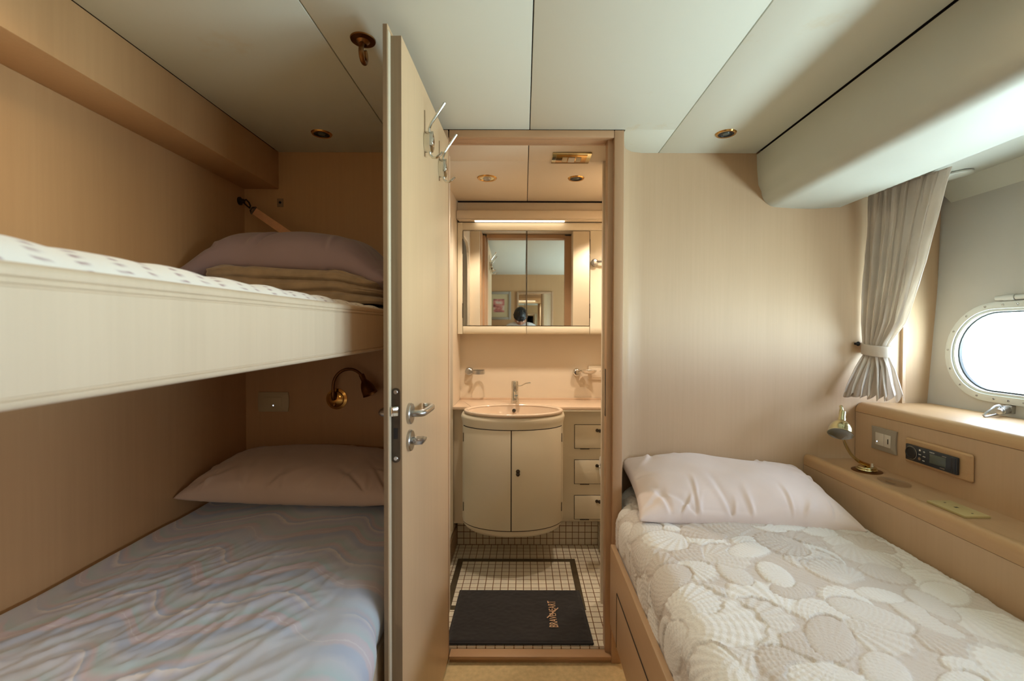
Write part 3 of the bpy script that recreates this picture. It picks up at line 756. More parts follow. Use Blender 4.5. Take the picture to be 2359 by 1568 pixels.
def shells():
    """matelasse bedspread: scallop and oval shells in relief"""
    rs = np.random.RandomState(11)
    y0, y1 = .30, 1.795; step = .0030
    # cross profile as a polyline by arc length
    prof = []
    XL, XR = .327, 1.113
    for i in range(14): prof.append((XL-.0, -.775+(.775-.665)*i/13*1.0))
    for i in range(1, 17):
        a = PI/2*i/16; prof.append((XL+.062*(1-math.cos(a)), -.665+.062*math.sin(a)))
    for i in range(1, 60):
        a = i/59; prof.append((XL+.062+(XR-.045-XL-.062)*a, -.603+.012*math.sin(a*PI)-.018*a))
    for i in range(1, 10):
        a = PI/2*i/9; prof.append((XR-.045+.045*math.sin(a), -.666+.045*math.cos(a)))
    for i in range(1, 4): prof.append((XR, -.666-.012*i))
    P = np.array(prof); seg = np.hypot(*np.diff(P, axis=0).T); s = np.concatenate([[0], np.cumsum(seg)])
    S = np.arange(0, s[-1], step); px = np.interp(S, s, P[:, 0]); pz = np.interp(S, s, P[:, 1])
    tx = np.gradient(px, S); tz = np.gradient(pz, S); nx, nz = -tz, tx
    Yv = np.arange(y0, y1, step)
    SS, YY = np.meshgrid(S, Yv)
    hgt = np.zeros_like(SS); pat = np.full_like(SS, .25)
    # fine crinkle ground
    hgt += .0006*np.sin(SS*300+3*np.sin(YY*40))*np.sin(YY*250+2*np.sin(SS*60))
    cand = []
    n = 0
    for gy in np.arange(y0-.05, y1+.06, .088):
        for gs in np.arange(-.02, S[-1]+.05, .095):
            cand.append((gs+rs.uniform(-.035, .035), gy+rs.uniform(-.03, .03)))
    rs.shuffle(cand)
    for (cs, cy) in cand:
        L = rs.uniform(.095, .175); th = rs.uniform(0, 2*PI); kind = rs.rand()
        x = (SS-cs)*math.cos(th)+(YY-cy)*math.sin(th); y = -(SS-cs)*math.sin(th)+(YY-cy)*math.cos(th)
        white = rs.uniform(.55, 1.0) if rs.rand() < .72 else rs.uniform(.15, .4)
        if kind < .62:     # scallop fan from its hinge point
            x = x+L*.5
            r = np.hypot(x, y); a = np.arctan2(y, x); A = 1.05
            nr = int(rs.choice([12, 14, 17, 20]))
            edge = L*(np.cos(np.clip(a/A, -1, 1)*PI/2*.86))**.42*(1+.018*np.cos(a*nr*2))
            m = (np.abs(a) < A) & (r < edge)
            q = np.clip(r/np.maximum(edge, 1e-4), 0, 1)
            dome = .0058*np.sqrt(np.clip(1-(q*1.0)**4, 0, 1))*np.clip(q*3, .25, 1)*np.cos(np.clip(a/A, -1, 1)*PI/2*.8)**.5
            ribs = .0009*np.cos(a*nr*2)*np.clip(q*2, 0, 1)
            grow = .0006*np.cos(r/L*70)
        else:              # oval shell with growth rings
            e = rs.uniform(.5, .72); q = np.hypot(x/(L*.5), y/(L*.5*e)); m = q < 1
            dome = .0058*np.sqrt(np.clip(1-q**4, 0, 1)); a = np.arctan2(y, x+L*.4)
            ribs = .0006*np.cos(np.hypot(x+L*.42, y)*640); grow = .0004*np.cos(a*40)
        hgt[m] = (dome+ribs+grow)[m]
        pt = white+.22*np.sign(ribs)*np.minimum(1, np.abs(ribs)/.0009)*.35
        pt = np.where(q > .93, pt-.35, pt)
        pat[m] = pt[m]
    low = .004*np.sin(YY*9+SS*5)*np.sin(SS*11-YY*3)
    fr = np.clip((YY-1.565)/(1.625-1.565), 0, 1); fr = fr*fr*(3-2*fr)
    side = np.clip(((XL+.2)-px)/.2, 0, 1)[None, :]
    fr2 = np.clip((YY-1.69)/.10, 0, 1)
    X = px[None, :]+nx[None, :]*hgt+fr*side*.032+fr2*fr2*side*.055
    Z = pz[None, :]+nz[None, :]*(hgt+low*(1-side)*.6)
    mb = MB(); nu = len(S); nv = len(Yv)
    mb.v = list(zip(X.ravel().tolist(), YY.ravel().tolist(), Z.ravel().tolist()))
    idx = np.arange(nu*nv).reshape(nv, nu)
    q = np.stack([idx[:-1, :-1], idx[:-1, 1:], idx[1:, 1:], idx[1:, :-1]], -1).reshape(-1, 4)
    mb.f = [tuple(r) for r in q.tolist()]
    # plain continuation towards the foot, behind the viewer
    o = build('bedspread', mb, 'spread', smooth=80)
    at = o.data.attributes.new('pat', 'FLOAT', 'POINT'); at.data.foreach_set('value', np.clip(pat, 0, 1).ravel().tolist())
    return tag(o, 'ivory bedspread quilted with seashells over the single bed', 'bedspread')
shells()
build('mattress', MB().box(.33, 1.108, -.5, 1.79, -.798, -.70), 'pillow_pink', sb, bevel=.02)

# ------------------------------------------------------------------ built-in shelf along the hull
sh = thing('built_in_shelf', (1.3, .6, -.8), 'veneered built-in shelf with rounded lip along the single bed', 'shelf')
Y0, Y1 = YB+.005, 1.803
build('front_panel', MB().box(1.1175, 1.130, Y0, Y1, -.80, -.5215), 'veneer', sh)
fp = [(1.134, -.520), (1.1165, -.520)]+[(1.1165+.018*(1-math.cos(a)), -.498+.019*math.sin(a)) for a in [PI/2*i/8 for i in range(9)]]+[(1.150, -.481), (1.162, -.490), (1.170, -.4955), (1.170, -.515)]
build('lip', MB().prism(fp, 'y', Y0, Y1), 'nosing', sh, smooth=50)
build('shelf_top', MB().box(1.131, 1.330, Y0, Y1, -.512, -.4965), 'veneer_y', sh)
build('back_panel', MB().box(1.3215, 1.340, Y0, Y1, -.4965, -.3095), 'veneer', sh)
lp = [(1.340, -.308), (1.3205, -.308)]+[(1.3205+.032*(1-math.cos(a)), -.304+.032*math.sin(a)) for a in [PI/2*i/10 for i in range(11)]]+[(1.40, -.274), (1.618, -.276), (1.616, -.30), (1.36, -.30)]
build('ledge', MB().prism(lp, 'y', Y0, Y1), 'nosing', sh, smooth=50)

# switch and stereo on the back panel
SX = 1.3215
t = thing('light_switch', (SX, 1.655, -.387), 'grey framed switch with white rockers and blue pilot light beside the table lamp', 'light switch')
g = MB()
def bowplate(y0, y1, z0, z1, x, d):
    vs = []; n = 10
    out = [(y0, z0)]+[(y0+(y1-y0)*i/n, z0) for i in range(1, n)]+[(y1, z0)]+[(y1-.004*math.sin(PI*i/n), z0+(z1-z0)*i/n) for i in range(1, n)]+[(y1, z1)]+[(y1-(y1-y0)*i/n, z1) for i in range(1, n)]+[(y0, z1)]+[(y0+.004*math.sin(PI*i/n), z1-(z1-z0)*i/n) for i in range(1, n)]
    return MB().prism(out, 'x', x-d, x)
build('plate', bowplate(1.597, 1.713, -.430, -.346, SX, .007), 'grey_plate', t, bevel=.002)
build('rocker', MB().box(SX-.009, SX-.007, 1.651, 1.690, -.411, -.366), 'switch', t, bevel=.001)
build('rocker', MB().box(SX-.009, SX-.007, 1.620, 1.650, -.411, -.366), 'switch', t, bevel=.001)
build('slot', MB().box(SX-.0096, SX-.009, 1.629, 1.633, -.398, -.380), 'black', t)
build('pilot_light', MB().lathe([(.0022, 0), (.0001, .001)], (SX-.009, 1.682, -.399), (-1, 0, 0), 10), 'led', t)

t = thing('radio_panel', (SX, 1.44, -.437), 'pale wooden panel around the black stereo, above the shelf', 'panel')
build('wood_panel', MB().box(SX-.012, SX, 1.322, 1.557, -.437, -.354), 'nosing', t, bevel=.005, segs=1)
t = thing('car_stereo', (SX-.013, 1.45, -.425), 'black stereo unit with round dial and grey screen in the wooden panel', 'stereo')
x = SX-.012
build('body', MB().box(x-.010, x-.0005, 1.357, 1.541, -.4245, -.3715), 'radio', t, bevel=.003)
build('dial', MB().lathe([(.0205, 0), (.0205, .003), (.019, .0045), (.016, .0045), (.015, .003), (.0001, .0025)], (x-.010, 1.517, -.398), (-1, 0, 0), 36), 'black', t)
build('dial_ring', MB().lathe([(.0215, 0), (.0222, .0008), (.0206, .0012)], (x-.010, 1.517, -.398), (-1, 0, 0), 36), 'grey_plate', t)
build('screen', MB().box(x-.0108, x-.0098, 1.392, 1.448, -.4120, -.3830), 'screen', t, bevel=.0004)
build('grip', MB().box(x-.0115, x-.0098, 1.361, 1.374, -.421, -.375), 'radio', t, bevel=.0006)
def text_mesh(body, size, extrude=.0003):
    cu = bpy.data.curves.new('lettering', 'FONT'); cu.body = body; cu.size = size; cu.extrude = extrude
    cu.align_x = 'CENTER'; cu.align_y = 'CENTER'
    o = bpy.data.objects.new('lettering', cu); COL.objects.link(o)
    dg = bpy.context.evaluated_depsgraph_get(); me = bpy.data.meshes.new_from_object(o.evaluated_get(dg))
    COL.objects.unlink(o); bpy.data.objects.remove(o)
    mb = MB(); mb.v = [tuple(v.co) for v in me.vertices]; mb.f = [tuple(p.vertices) for p in me.polygons]
    return mb
Rw = Matrix(((0, 0, -1, 0), (-1, 0, 0, 0), (0, 1, 0, 0), (0, 0, 0, 1)))   # text right -> -Y, up -> +Z, facing -X
mb = text_mesh('FUSION', .0050); mb.xf(Matrix.Translation((x-.0102, 1.440, -.3785)) @ Rw); build('lettering', mb, 'mark', t, smooth=10)
def bars(lst, mt='mark'):
    for (y, z, w, h) in lst:
        build('button_mark', MB().box(x-.0106, x-.0100, y-w/2, y+w/2, z-h/2, z+h/2), mt, t)
bars([(1.484, -.3815, .006, .0055), (1.468, -.3835, .007, .0018), (1.468, -.3835, .0018, .006), (1.484, -.3955, .009, .002), (1.468, -.3985, .009, .002), (1.470, -.4125, .008, .002)])
bars([(1.398, -.3795, .014, .0015), (1.404, -.4175, .016, .0018)], 'grey_plate')
build('power_button', MB().lathe([(.005, 0), (.005, .0006), (.0001, .0008)], (x-.010, 1.485, -.410), (-1, 0, 0), 16), 'edge', t)

# table lamp on the shelf
t = thing('table_lamp', (1.245, 1.640, -.4965), 'small brass gooseneck table lamp on the shelf in the corner', 'lamp')
c = Vector((1.245, 1.640, -.4965))
build('base_plate', MB().lathe([(.047, 0), (.047, .002), (.044, .003), (.0001, .003)], c, (0, 0, 1), 40), 'brass_dark', t)
build('base', MB().lathe([(.031, .003), (.033, .006), (.031, .009), (.028, .010), (.029, .013), (.027, .016), (.0001, .017)], c, (0, 0, 1), 40), 'gold', t)
build('switch_knob', MB().lathe([(.0045, 0), (.0045, .004), (.0032, .005), (.0032, .012), (.0001, .013)], c+Vector((.010, -.012, .017)), (0, 0, 1), 14), 'switch', t)
build('socket', MB().tube([c+Vector((.004, -.004, .020)), c+Vector((-.014, -.002, .026)), c+Vector((-.032, 0, .036))], [.0065, .0065, .006], 14), 'brass', t)
pts = [(-.030, 0, .034), (-.060, -.004, .060), (-.085, -.008, .100), (-.104, -.014, .145), (-.115, -.022, .190), (-.118, -.030, .222), (-.121, -.038, .236), (-.128, -.044, .240), (-.131, -.052, .234), (-.136, -.064, .218)]
pv = [Vector(q) for q in pts]; cur = []
for i in range(len(pv)-1):
    p0, p1, p2, p3 = pv[max(i-1, 0)], pv[i], pv[i+1], pv[min(i+2, len(pv)-1)]
    for s in range(6):
        u = s/6; cur.append(c+.5*((2*p1)+(-p0+p2)*u+(2*p0-5*p1+4*p2-p3)*u*u+(-p0+3*p1-3*p2+p3)*u**3))
cur.append(c+pv[-1])
build('gooseneck', MB().tube(cur, .0052, 12), 'gold', t)
e = cur[-1]; ax = Vector((-.42, -.48, -.77)).normalized()
build('lamp_shade', MB().lathe([(.0075, -.010), (.0105, -.006), (.0110, .018), (.0125, .022), (.0125, .030), (.020, .036), (.030, .048), (.0355, .064), (.0375, .078), (.0385, .080), (.0375, .081)], e, ax, 36), 'gold', t)
build('shade_lining', MB().lathe([(.0372, .081), (.0362, .078), (.034, .070), (.028, .066), (.0001, .0655)], e, ax, 36), 'lampwhite', t)
L = None

# clear glass dish and blanking plate on the shelf
M['clear'] = M['pane'].copy(); M['clear'].name = 'clear acrylic'; [n for n in M['clear'].node_tree.nodes if n.type == 'MIX_SHADER'][0].inputs[0].default_value = .28
t = thing('glass_coaster', (1.236, 1.506, -.4965), 'round clear glass coaster lying flat on the shelf', 'coaster')
build('disc', MB().lathe([(.0001, .0005), (.044, .0005), (.047, .002), (.047, .004), (.043, .0045), (.030, .0035), (.0001, .003)], (1.236, 1.508, -.4965), (0, 0, 1), 40, sx=.82, sy=1.15), 'clear', t)
build('added_sheen', MB().lathe([(.0001, .0042), (.012, .0042), (.012, .0046), (.0001, .0048)], (1.222, 1.505, -.4965), (0, 0, 1), 20, sx=.7, sy=1.5), 'chrome', t)  # chrome oval added to imitate the sheen on the clear disc
t = thing('socket_plate', (1.222, 1.272, -.4965), 'olive beige socket plate lying screwed on the shelf top', 'socket plate')
build('plate', MB().box(1.188, 1.258, 1.214, 1.332, -.4965, -.4895), 'beige_plate2', t, bevel=.0015)
for (xx, yy, w, h) in ((1.224, 1.312, .006, .004), (1.223, 1.276, .010, .007), (1.225, 1.232, .005, .0035)):
    build('slot', MB().box(xx-w/2, xx+w/2, yy-h/2, yy+h/2, -.4896, -.4892), 'black', t)

# ------------------------------------------------------------------ curtain
cu_ = thing('curtain', (1.36, 1.66, -.24), 'ivory damask curtain gathered by a tieback beside the porthole', 'curtain')
def curt(u, v, zt=.552, zb=-.238):
    z = zt+(zb-zt)*v
    keys = [(.545, (1.352, 1.792), (1.385, 1.475), .010), (.505, (1.352, 1.792), (1.385, 1.490), .013), (.245, (1.348, 1.792), (1.388, 1.568), .015), (.04, (1.338, 1.79), (1.382, 1.640), .013), (-.03, (1.340, 1.787), (1.372, 1.695), .010), (-.055, (1.345, 1.782), (1.366, 1.708), .008), (-.08, (1.342, 1.782), (1.370, 1.705), .010), (-.13, (1.300, 1.775), (1.385, 1.690), .016), (-.20, (1.255, 1.765), (1.385, 1.660), .020), (-.24, (1.238, 1.760), (1.388, 1.648), .021)]
    for i in range(len(keys)-1):
        if keys[i][0] >= z >= keys[i+1][0] or i == len(keys)-2:
            k0, k1 = keys[i], keys[i+1]; t_ = min(1, max(0, (k0[0]-z)/(k0[0]-k1[0]))); break
    L_ = lambda p, q: p+(q-p)*t_
    A = (L_(k0[1][0], k1[1][0]), L_(k0[1][1], k1[1][1])); Bp = (L_(k0[2][0], k1[2][0]), L_(k0[2][1], k1[2][1])); am = L_(k0[3], k1[3])
    dx, dy = Bp[0]-A[0], Bp[1]-A[1]; l = math.hypot(dx, dy); nx, ny = dy/l, -dx/l
    uu = u; ph_ = noise.noise(Vector((u*5, z*1.2, 8)))*2.2; am *= 1+.7*noise.noise(Vector((u*9, z*2, 3)))
    fold = math.sin(uu*2*PI*7.5+ph_)*(1 if u < .84 else .25)+.35*math.sin(uu*2*PI*15+1.3+2*v)*(1 if u < .84 else .1)
    lat = .010*math.cos(uu*2*PI*7.5+ph_)*(1 if u < .84 else .2)
    top = .006*math.sin(uu*2*PI*31)*sstep(.40, .52, z)*(1 if u < .86 else 0)
    off = am*fold+top+fbm((u*8, z*5, 4), 3)*.006
    zz = z+(.012*math.sin(uu*2*PI*7.5+1)+.004*math.sin(uu*40))*sstep(-.18, -.24, z)
    return (A[0]+dx*uu+nx*off+dx/l*lat, min(1.801, A[1]+dy*uu+ny*off+dy/l*lat), zz)
build('drape', MB().grid(curt, 220, 150), 'curtain', cu_, smooth=80, solid=.0008)
def band(u, v):
    a = 2*PI*u; z = -.042-.042*v
    return (1.356+.034*math.cos(a)-.006*math.sin(a), 1.748+.052*math.sin(a), z+.006*math.sin(a)+.004*math.sin(v*PI)*0)
build('tieback', MB().grid(band, 60, 8, closeu=True), 'curtain', cu_, smooth=80, solid=.004)
build('tie_knob', MB().lathe([(.005, 0), (.005, .012), (.009, .016), (.0001, .022)], (1.318, B, -.04), (0, -1, 0), 14), 'black', cu_)
build('curtain_track', MB().box(1.340, 1.352, YB+.02, 1.80, .538, .545), 'white_metal', cu_)
# small round cap on the overhead beside the curtain
t = thing('overhead_cap', (1.53, 1.60, .56), 'flat round cream cap under the overhead trim beside the curtain', 'cap')
build('cap', MB().lathe([(.0001, -.006), (.050, -.006), (.053, -.003), (.053, .002)], (1.52, 1.62, .5620), (-.119, 0, .993), 32), 'vinyl_plain', t)

# ------------------------------------------------------------------ bathroom shell
BX0, BX1 = -.372, .66; BW = 2.612
struct('floor_bathroom', MB().box(-1.0, .349, 1.640, 1.905, BF-.03, BF).box(-1.0, BX1, 1.905, BW, BF-.03, BF), 'tile')
g = MB()
for a, b_ in ((BX0+.006, .0165), (.0195, BX1)): g.box(a, min(b_, .3425), 1.666, 1.906, .712, .722).box(a, b_, 1.906, 2.475, .712, .722)
cb = struct('ceiling_bathroom', g, 'bath_ceiling', bevel=.001)
build('ceiling_backing', MB().box(-1.0, BX1, 1.60, BW, .7405, .75), 'dark_gap', cb)
struct('wall_bathroom_back', MB().box(-1.0, BX1, BW, BW+.03, BF, .74), 'cream_wall')
struct('wall_bathroom_right', MB().box(BX1, BX1+.03, 1.905, BW, BF, .74), 'cream_wall')
# bathroom side of the bulkhead
struct('wall_bathroom_front', MB().box(.33, BX1, 1.905, 1.93, BF, .74).box(-1.0, -.300, 1.84, 1.86, BF, .74).box(.343, .3495, 1.676, 1.90, BF, .74), 'cream_wall')
struct('trim_5', MB().box(.2985, .3495, 1.6655, 1.675, BF, .7).box(-.297, -.280, 1.6655, 1.69, BF, .7).box(-.268, .2985, 1.6655, 1.675, .684, .71), 'frame')
# left wall with an arched shower opening
bm = bmesh.new()
def arch():
    y0, y1, z0, z1, r = 1.90, 2.345, -1.03, .585, .14
    p = [(y0, z0), (y1, z0)]
    p += [(y1-r+r*math.cos(a), z1-r*1.3+r*1.3*math.sin(a)) for a in [PI/2*i/10 for i in range(11)]]
    p += [(y0+r-r*math.sin(a), z1-r*1.3+r*1.3*math.cos(a)) for a in [PI/2*i/10 for i in range(11)]]
    return p
outer = [(1.86, BF), (BW, BF), (BW, .72), (1.86, .72)]
vs = [bm.verts.new((BX0, y, z+H)) for y, z in outer]; ed = [bm.edges.new((vs[i], vs[(i+1) % 4])) for i in range(4)]
q = [bm.verts.new((BX0, y, z+H)) for y, z in arch()]; ed += [bm.edges.new((q[i], q[(i+1) % len(q)])) for i in range(len(q))]
bmesh.ops.triangle_fill(bm, use_beauty=True, use_dissolve=False, edges=ed)
me = bpy.data.meshes.new('wall_bathroom_left'); bm.to_mesh(me); bm.free(); me.materials.append(M['cream_wall'])
o = bpy.data.objects.new('wall_bathroom_left', me); COL.objects.link(o); o['kind'] = 'structure'
k = o.modifiers.new('Solidify', 'SOLIDIFY'); k.thickness = .016; k.offset = 0
M['shower'] = simple('blue grey shower lining', (206, 212, 210), .3, var=.01)
struct('wall_shower', MB().box(-1.0, -.97, 1.86, BW, BF, .72).box(-.97, BX0-.01, 2.38, 2.40, BF, .72), 'shower')
struct('baseboard_bathroom', MB().box(BX0+.0085, BX0+.016, 1.90, 2.44, BF, -1.04), 'bathwood')
struct('wall_bathroom_kick', MB().box(BX0+.017, .404, 2.440, 2.46, BF, -.99), 'tile_w')
struct('wall_bathroom_kick_side', MB().box(.404, .42, 1.94, 2.46, BF, -1.00), 'tile_s')
# inlaid metal frame of the floor hatch
g = MB()
x0, x1, y0, y1, w = -.328, .262, 1.86, 2.285, .028
g.box(x0, x1, y1-w, y1, BF, BF+.0015).box(x0, x1, y0, y0+w, BF, BF+.0015).box(x0, x0+w, y0+w, y1-w, BF, BF+.0015).box(x1-w, x1, y0+w, y1-w, BF, BF+.0015)
struct('trim_6', g, 'strip')
# bath mat with embroidered name
def matf(u, v):
    x = -.276+.524*u; y = 1.650+.342*v
    e = min(u, 1-u, v, 1-v)
    x += (.010*(1-v) if u > .5 else -.003*(1-v))*abs(2*u-1)
    z = BF+.004+.007*min(1, e*40)**.5+fbm((x*5, y*5, 2), 3)*.0025+fbm((x*60, y*60, 2), 2)*.0008
    return (x, y, z)
t = thing('bath_mat', (-.014, 1.815, BF), 'charcoal towelling bath mat with gold lettering on the mosaic floor', 'bath mat')
build('mat', MB().grid(matf, 130, 90), 'mat', t, smooth=80)
build('mat_border', MB().tube([(-.276, 1.650, BF+.005), (.250+.008, 1.650, BF+.005)], .0045, 8).tube([(-.276, 1.990, BF+.005), (.248, 1.990, BF+.005)], .0035, 8).tube([(-.279, 1.650, BF+.005), (-.276, 1.990, BF+.005)], .0035, 8).tube([(.258, 1.650, BF+.005), (.248, 1.990, BF+.005)], .0035, 8), 'mat', t)
mb = text_mesh('BRAVEHEART', .034, .0006)
xs = [p[0] for p in mb.v]; ys = [p[1] for p in mb.v]; wx = max(xs)-min(xs); wy = max(ys)-min(ys); sx = .170/wx; sy = .026/wy
v2 = []
for (a, b_, z) in mb.v:
    a = (a-(min(xs)+max(xs))/2)*sx; b_ = (b_-(min(ys)+max(ys))/2)*sy
    b_ *= 1+.35*(abs(a)/.085)**1.5
    v2.append((a, b_, z))
mb.v = v2
mb.add([(-.030, .022, 0), (-.026, .025, 0), (.040, -.024, 0), (.036, -.027, 0)], [(0, 1, 2, 3)])
mb.xf(Matrix.Translation((.120, 1.815, BF+.0142)) @ Matrix.Rotation(PI/2, 4, 'Z'))
build('lettering', mb, 'thread', t, smooth=10)

# ------------------------------------------------------------------ vanity
VX = -.052; VA = .253; VY = 2.300; VD = .200
def bow(k=1.0, dy=0, n=48, a0=0, a1=PI):
    return [(VX+VA*k*-math.cos(a0+(a1-a0)*i/n), VY+dy-(VD*k)*math.sin(a0+(a1-a0)*i/n)**.8) for i in range(n+1)]
va = thing('vanity_cabinet', (VX, 2.4, -1.02), 'cream bow-fronted vanity cabinet under the round basin', 'vanity')
# body: stacked rings with rounded shoulder and rounded foot
lv = [(-.963, .84), (-.961, .90), (-.950, .955), (-.937, .985), (-.920, 1.0), (-.47, 1.0), (-.448, 1.0), (-.432, 1.012), (-.415, 1.03), (-.404, 1.015), (-.397, .97), (-.394, .90)]
def vbody(u, v):
    i = v*(len(lv)-1); j = min(int(i), len(lv)-2); f_ = i-j
    z = lv[j][0]+(lv[j+1][0]-lv[j][0])*f_; k = lv[j][1]+(lv[j+1][1]-lv[j][1])*f_
    if u < .1: return (VX-VA*k, 2.59+(VY-2.59)*u/.1, z)
    if u > .9: return (VX+VA*k, 2.59+(VY-2.59)*(1-u)/.1, z)
    a = PI*(u-.1)/.8
    return (VX-VA*k*math.cos(a), VY-(VD*k)*abs(math.sin(a))**.8, z)
g = MB().grid(vbody, 61, len(lv))
g.f.append(tuple(range(61))[::-1]); nlast = (len(lv)-1)*61
build('body', g, 'white_wood', va, smooth=60)
def vdoor(a0, a1, kk=1.006):
    pts = [(VX-VA*kk*math.cos(a0+(a1-a0)*i/20), VY-(VD*kk)*math.sin(a0+(a1-a0)*i/20)**.8) for i in range(21)]
    return pts
for (a0, a1, sd) in ((.36, 1.548, 0), (1.567, 2.78, 1)):
    outer_ = vdoor(a0, a1, 1.012); inner_ = vdoor(a0, a1, 1.001)
    gap = MB().prism(vdoor(a0-.012, a1+.012, 1.008)+vdoor(a0-.012, a1+.012, .999)[::-1], 'z', -.9255, -.4515)
    dr = build('door', MB().prism(outer_+inner_[::-1], 'z', -.922, -.455), 'white_wood', va, bevel=.0008)
    build('door_gap', gap, 'dark_gap', dr)
    ah = a0-.004 if sd == 0 else a1+.004
    hxp = (VX-VA*1.012*math.cos(ah), VY-VD*1.012*math.sin(ah)**.8)
    for zz in (-.51, -.85):
        build('hinge', MB().box(hxp[0]-.002, hxp[0]+.002, hxp[1]-.003, hxp[1]+.003, zz-.021, zz+.021), 'dull', dr)
    if sd:
        kx, ky = VX+.028, VY-VD*1.012*math.sin(math.acos(-.028/VA))**.8
        build('knob', MB().lathe([(.0095, 0), (.0095, .003), (.004, .004), (.004, .010), (.0001, .011)], (kx, ky, -.643), (0, -1, 0), 20).lathe([(.0095, 0), (.0095, .003), (.0065, .004), (.0065, .014), (.0001, .016)], (kx, ky, -.656), (0, -1, 0), 20), 'dull', dr)
# side unit with three drawers
du = thing('drawer_unit', (.40, 2.4, -1.01), 'cream drawer unit with three drawers to the right of the vanity', 'drawer unit')
build('carcass', MB().prism([(2.60, -1.0), (2.395, -1.0), (2.378, -.985), (2.372, -.96), (2.372, -.44), (2.366, -.425), (2.352, -.412), (2.335, -.404), (2.335, -.398), (2.60, -.398)], 'x', .190, .652), 'white_wood', du, smooth=50)
for z0, z1 in ((-.603, -.481), (-.789, -.666), (-.975, -.853)):
    dr = build('drawer', MB().box(.270, .520, 2.368, 2.376, z0, z1), 'white_wood', du, bevel=.001)
    build('drawer_gap', MB().box(.2675, .5225, 2.3705, 2.3735, z0-.0025, z1+.0025), 'dark_gap', dr)
    build('knob', MB().lathe([(.0085, 0), (.0085, .003), (.0001, .004)], (.386, 2.368, z1-.028), (0, -1, 0), 18).lathe([(.0085, 0), (.0085, .003), (.0065, .004), (.0065, .013), (.0001, .015)], (.400, 2.368, z1-.030), (0, -1, 0), 18).lathe([(.0075, 0), (.0075, .003), (.0001, .004)], (.412, 2.368, z1-.028), (0, -1, 0), 18), 'dull', dr)
    build('slot', MB().box(.298, .346, 2.3665, 2.369, z0-.005, z0-.001), 'dull', dr)
sp2 = build('side_panel', MB().box(BX0+.009, -.303, 2.372, 2.60, -1.0, -.40), 'cream_wall', va)
ea = [math.radians(153.6-127.2*i/24) for i in range(25)]
ct = tag(build('countertop', MB().prism([(BX0+.009, 2.61), (BX0+.009, 2.335), (-.265, 2.335)]+[(-.049+.242*math.cos(a), 2.262+.164*math.sin(a)) for a in ea]+[(.17, 2.335), (.655, 2.335), (.655, 2.61)], 'z', -.397, -.383).box(BX0+.009, .655, 2.596, 2.611, -.383, -.372), 'counter', bevel=.0015), 'pink beige bathroom countertop behind the basin', 'countertop')
# basin: outer rim, bowl
BC = (-.049, 2.262, -.383)
def rimring(lst):
    n = 72; mb = MB(); vs = []; fs = []
    for (k, z) in lst:
        for i in range(n):
            a = 2*PI*i/n; vs.append((BC[0]+(.246+k)*math.cos(a), BC[1]+(.168+k)*math.sin(a), z))
    for j in range(len(lst)-1):
        for i in range(n): fs.append((j*n+i, j*n+(i+1) % n, (j+1)*n+(i+1) % n, (j+1)*n+i))
    return mb.add(vs, fs)
bs = thing('basin', (BC[0], BC[1], -.39), 'oval glazed beige wash basin set in the vanity top', 'basin')
build('rim', rimring([(-.016, -.394), (-.003, -.394), (0, -.390), (0, -.383), (-.004, -.379), (-.012, -.379), (-.016, -.381), (-.019, -.386)]), 'basin', bs, smooth=60)
# bowl scales towards the drain
n = 72; mb = MB(); vs = []; fs = []
lst = [(1, -.382), (.97, -.40), (.90, -.435), (.76, -.475), (.5, -.50), (.2, -.508), (.08, -.51)]
for (s, z) in lst:
    for i in range(n):
        a = 2*PI*i/n; vs.append((BC[0]+.230*s*math.cos(a), BC[1]+.152*s*math.sin(a), z))
for j in range(len(lst)-1):
    for i in range(n): fs.append((j*n+i, j*n+(i+1) % n, (j+1)*n+(i+1) % n, (j+1)*n+i))
fs.append(tuple(range((len(lst)-1)*n, len(lst)*n)))
build('bowl', mb.add(vs, fs), 'basin', bs, smooth=60)
build('overflow', MB().lathe([(.010, 0), (.010, .003), (.007, .004), (.006, .002), (.0001, .001)], (BC[0]+.0, BC[1]+.137, -.4115), (0, -1, .35), 24), 'dull', bs)
fa = thing('mixer_tap', (-.046, 2.50, -.383), 'chrome single lever mixer tap behind the basin', 'tap')
c = Vector((-.046, 2.475, -.383))
build('tap_body', MB().lathe([(.0225, 0), (.0225, .003), (.020, .03), (.0185, .060), (.0185, .078), (.0195, .079), (.0195, .112), (.017, .120), (.0001, .122)], c, (0, 0, 1), 28), 'chrome', fa)
build('spout', MB().tube([c+Vector((.004, -.01, .062)), c+Vector((.006, -.05, .060)), c+Vector((.008, -.085, .052))], [.012, .011, .010], 16).lathe([(.011, 0), (.011, .012), (.008, .012)], c+Vector((.008, -.083, .040)), (0, 0, 1), 16), 'chrome', fa)
build('lever', MB().tube([c+Vector((.018, 0, .092)), c+Vector((.035, 0, .094)), c+Vector((.060, 0, .107)), c+Vector((.085, 0, .110))], [.0035, .003, .003, .004], 8), 'chrome', fa)

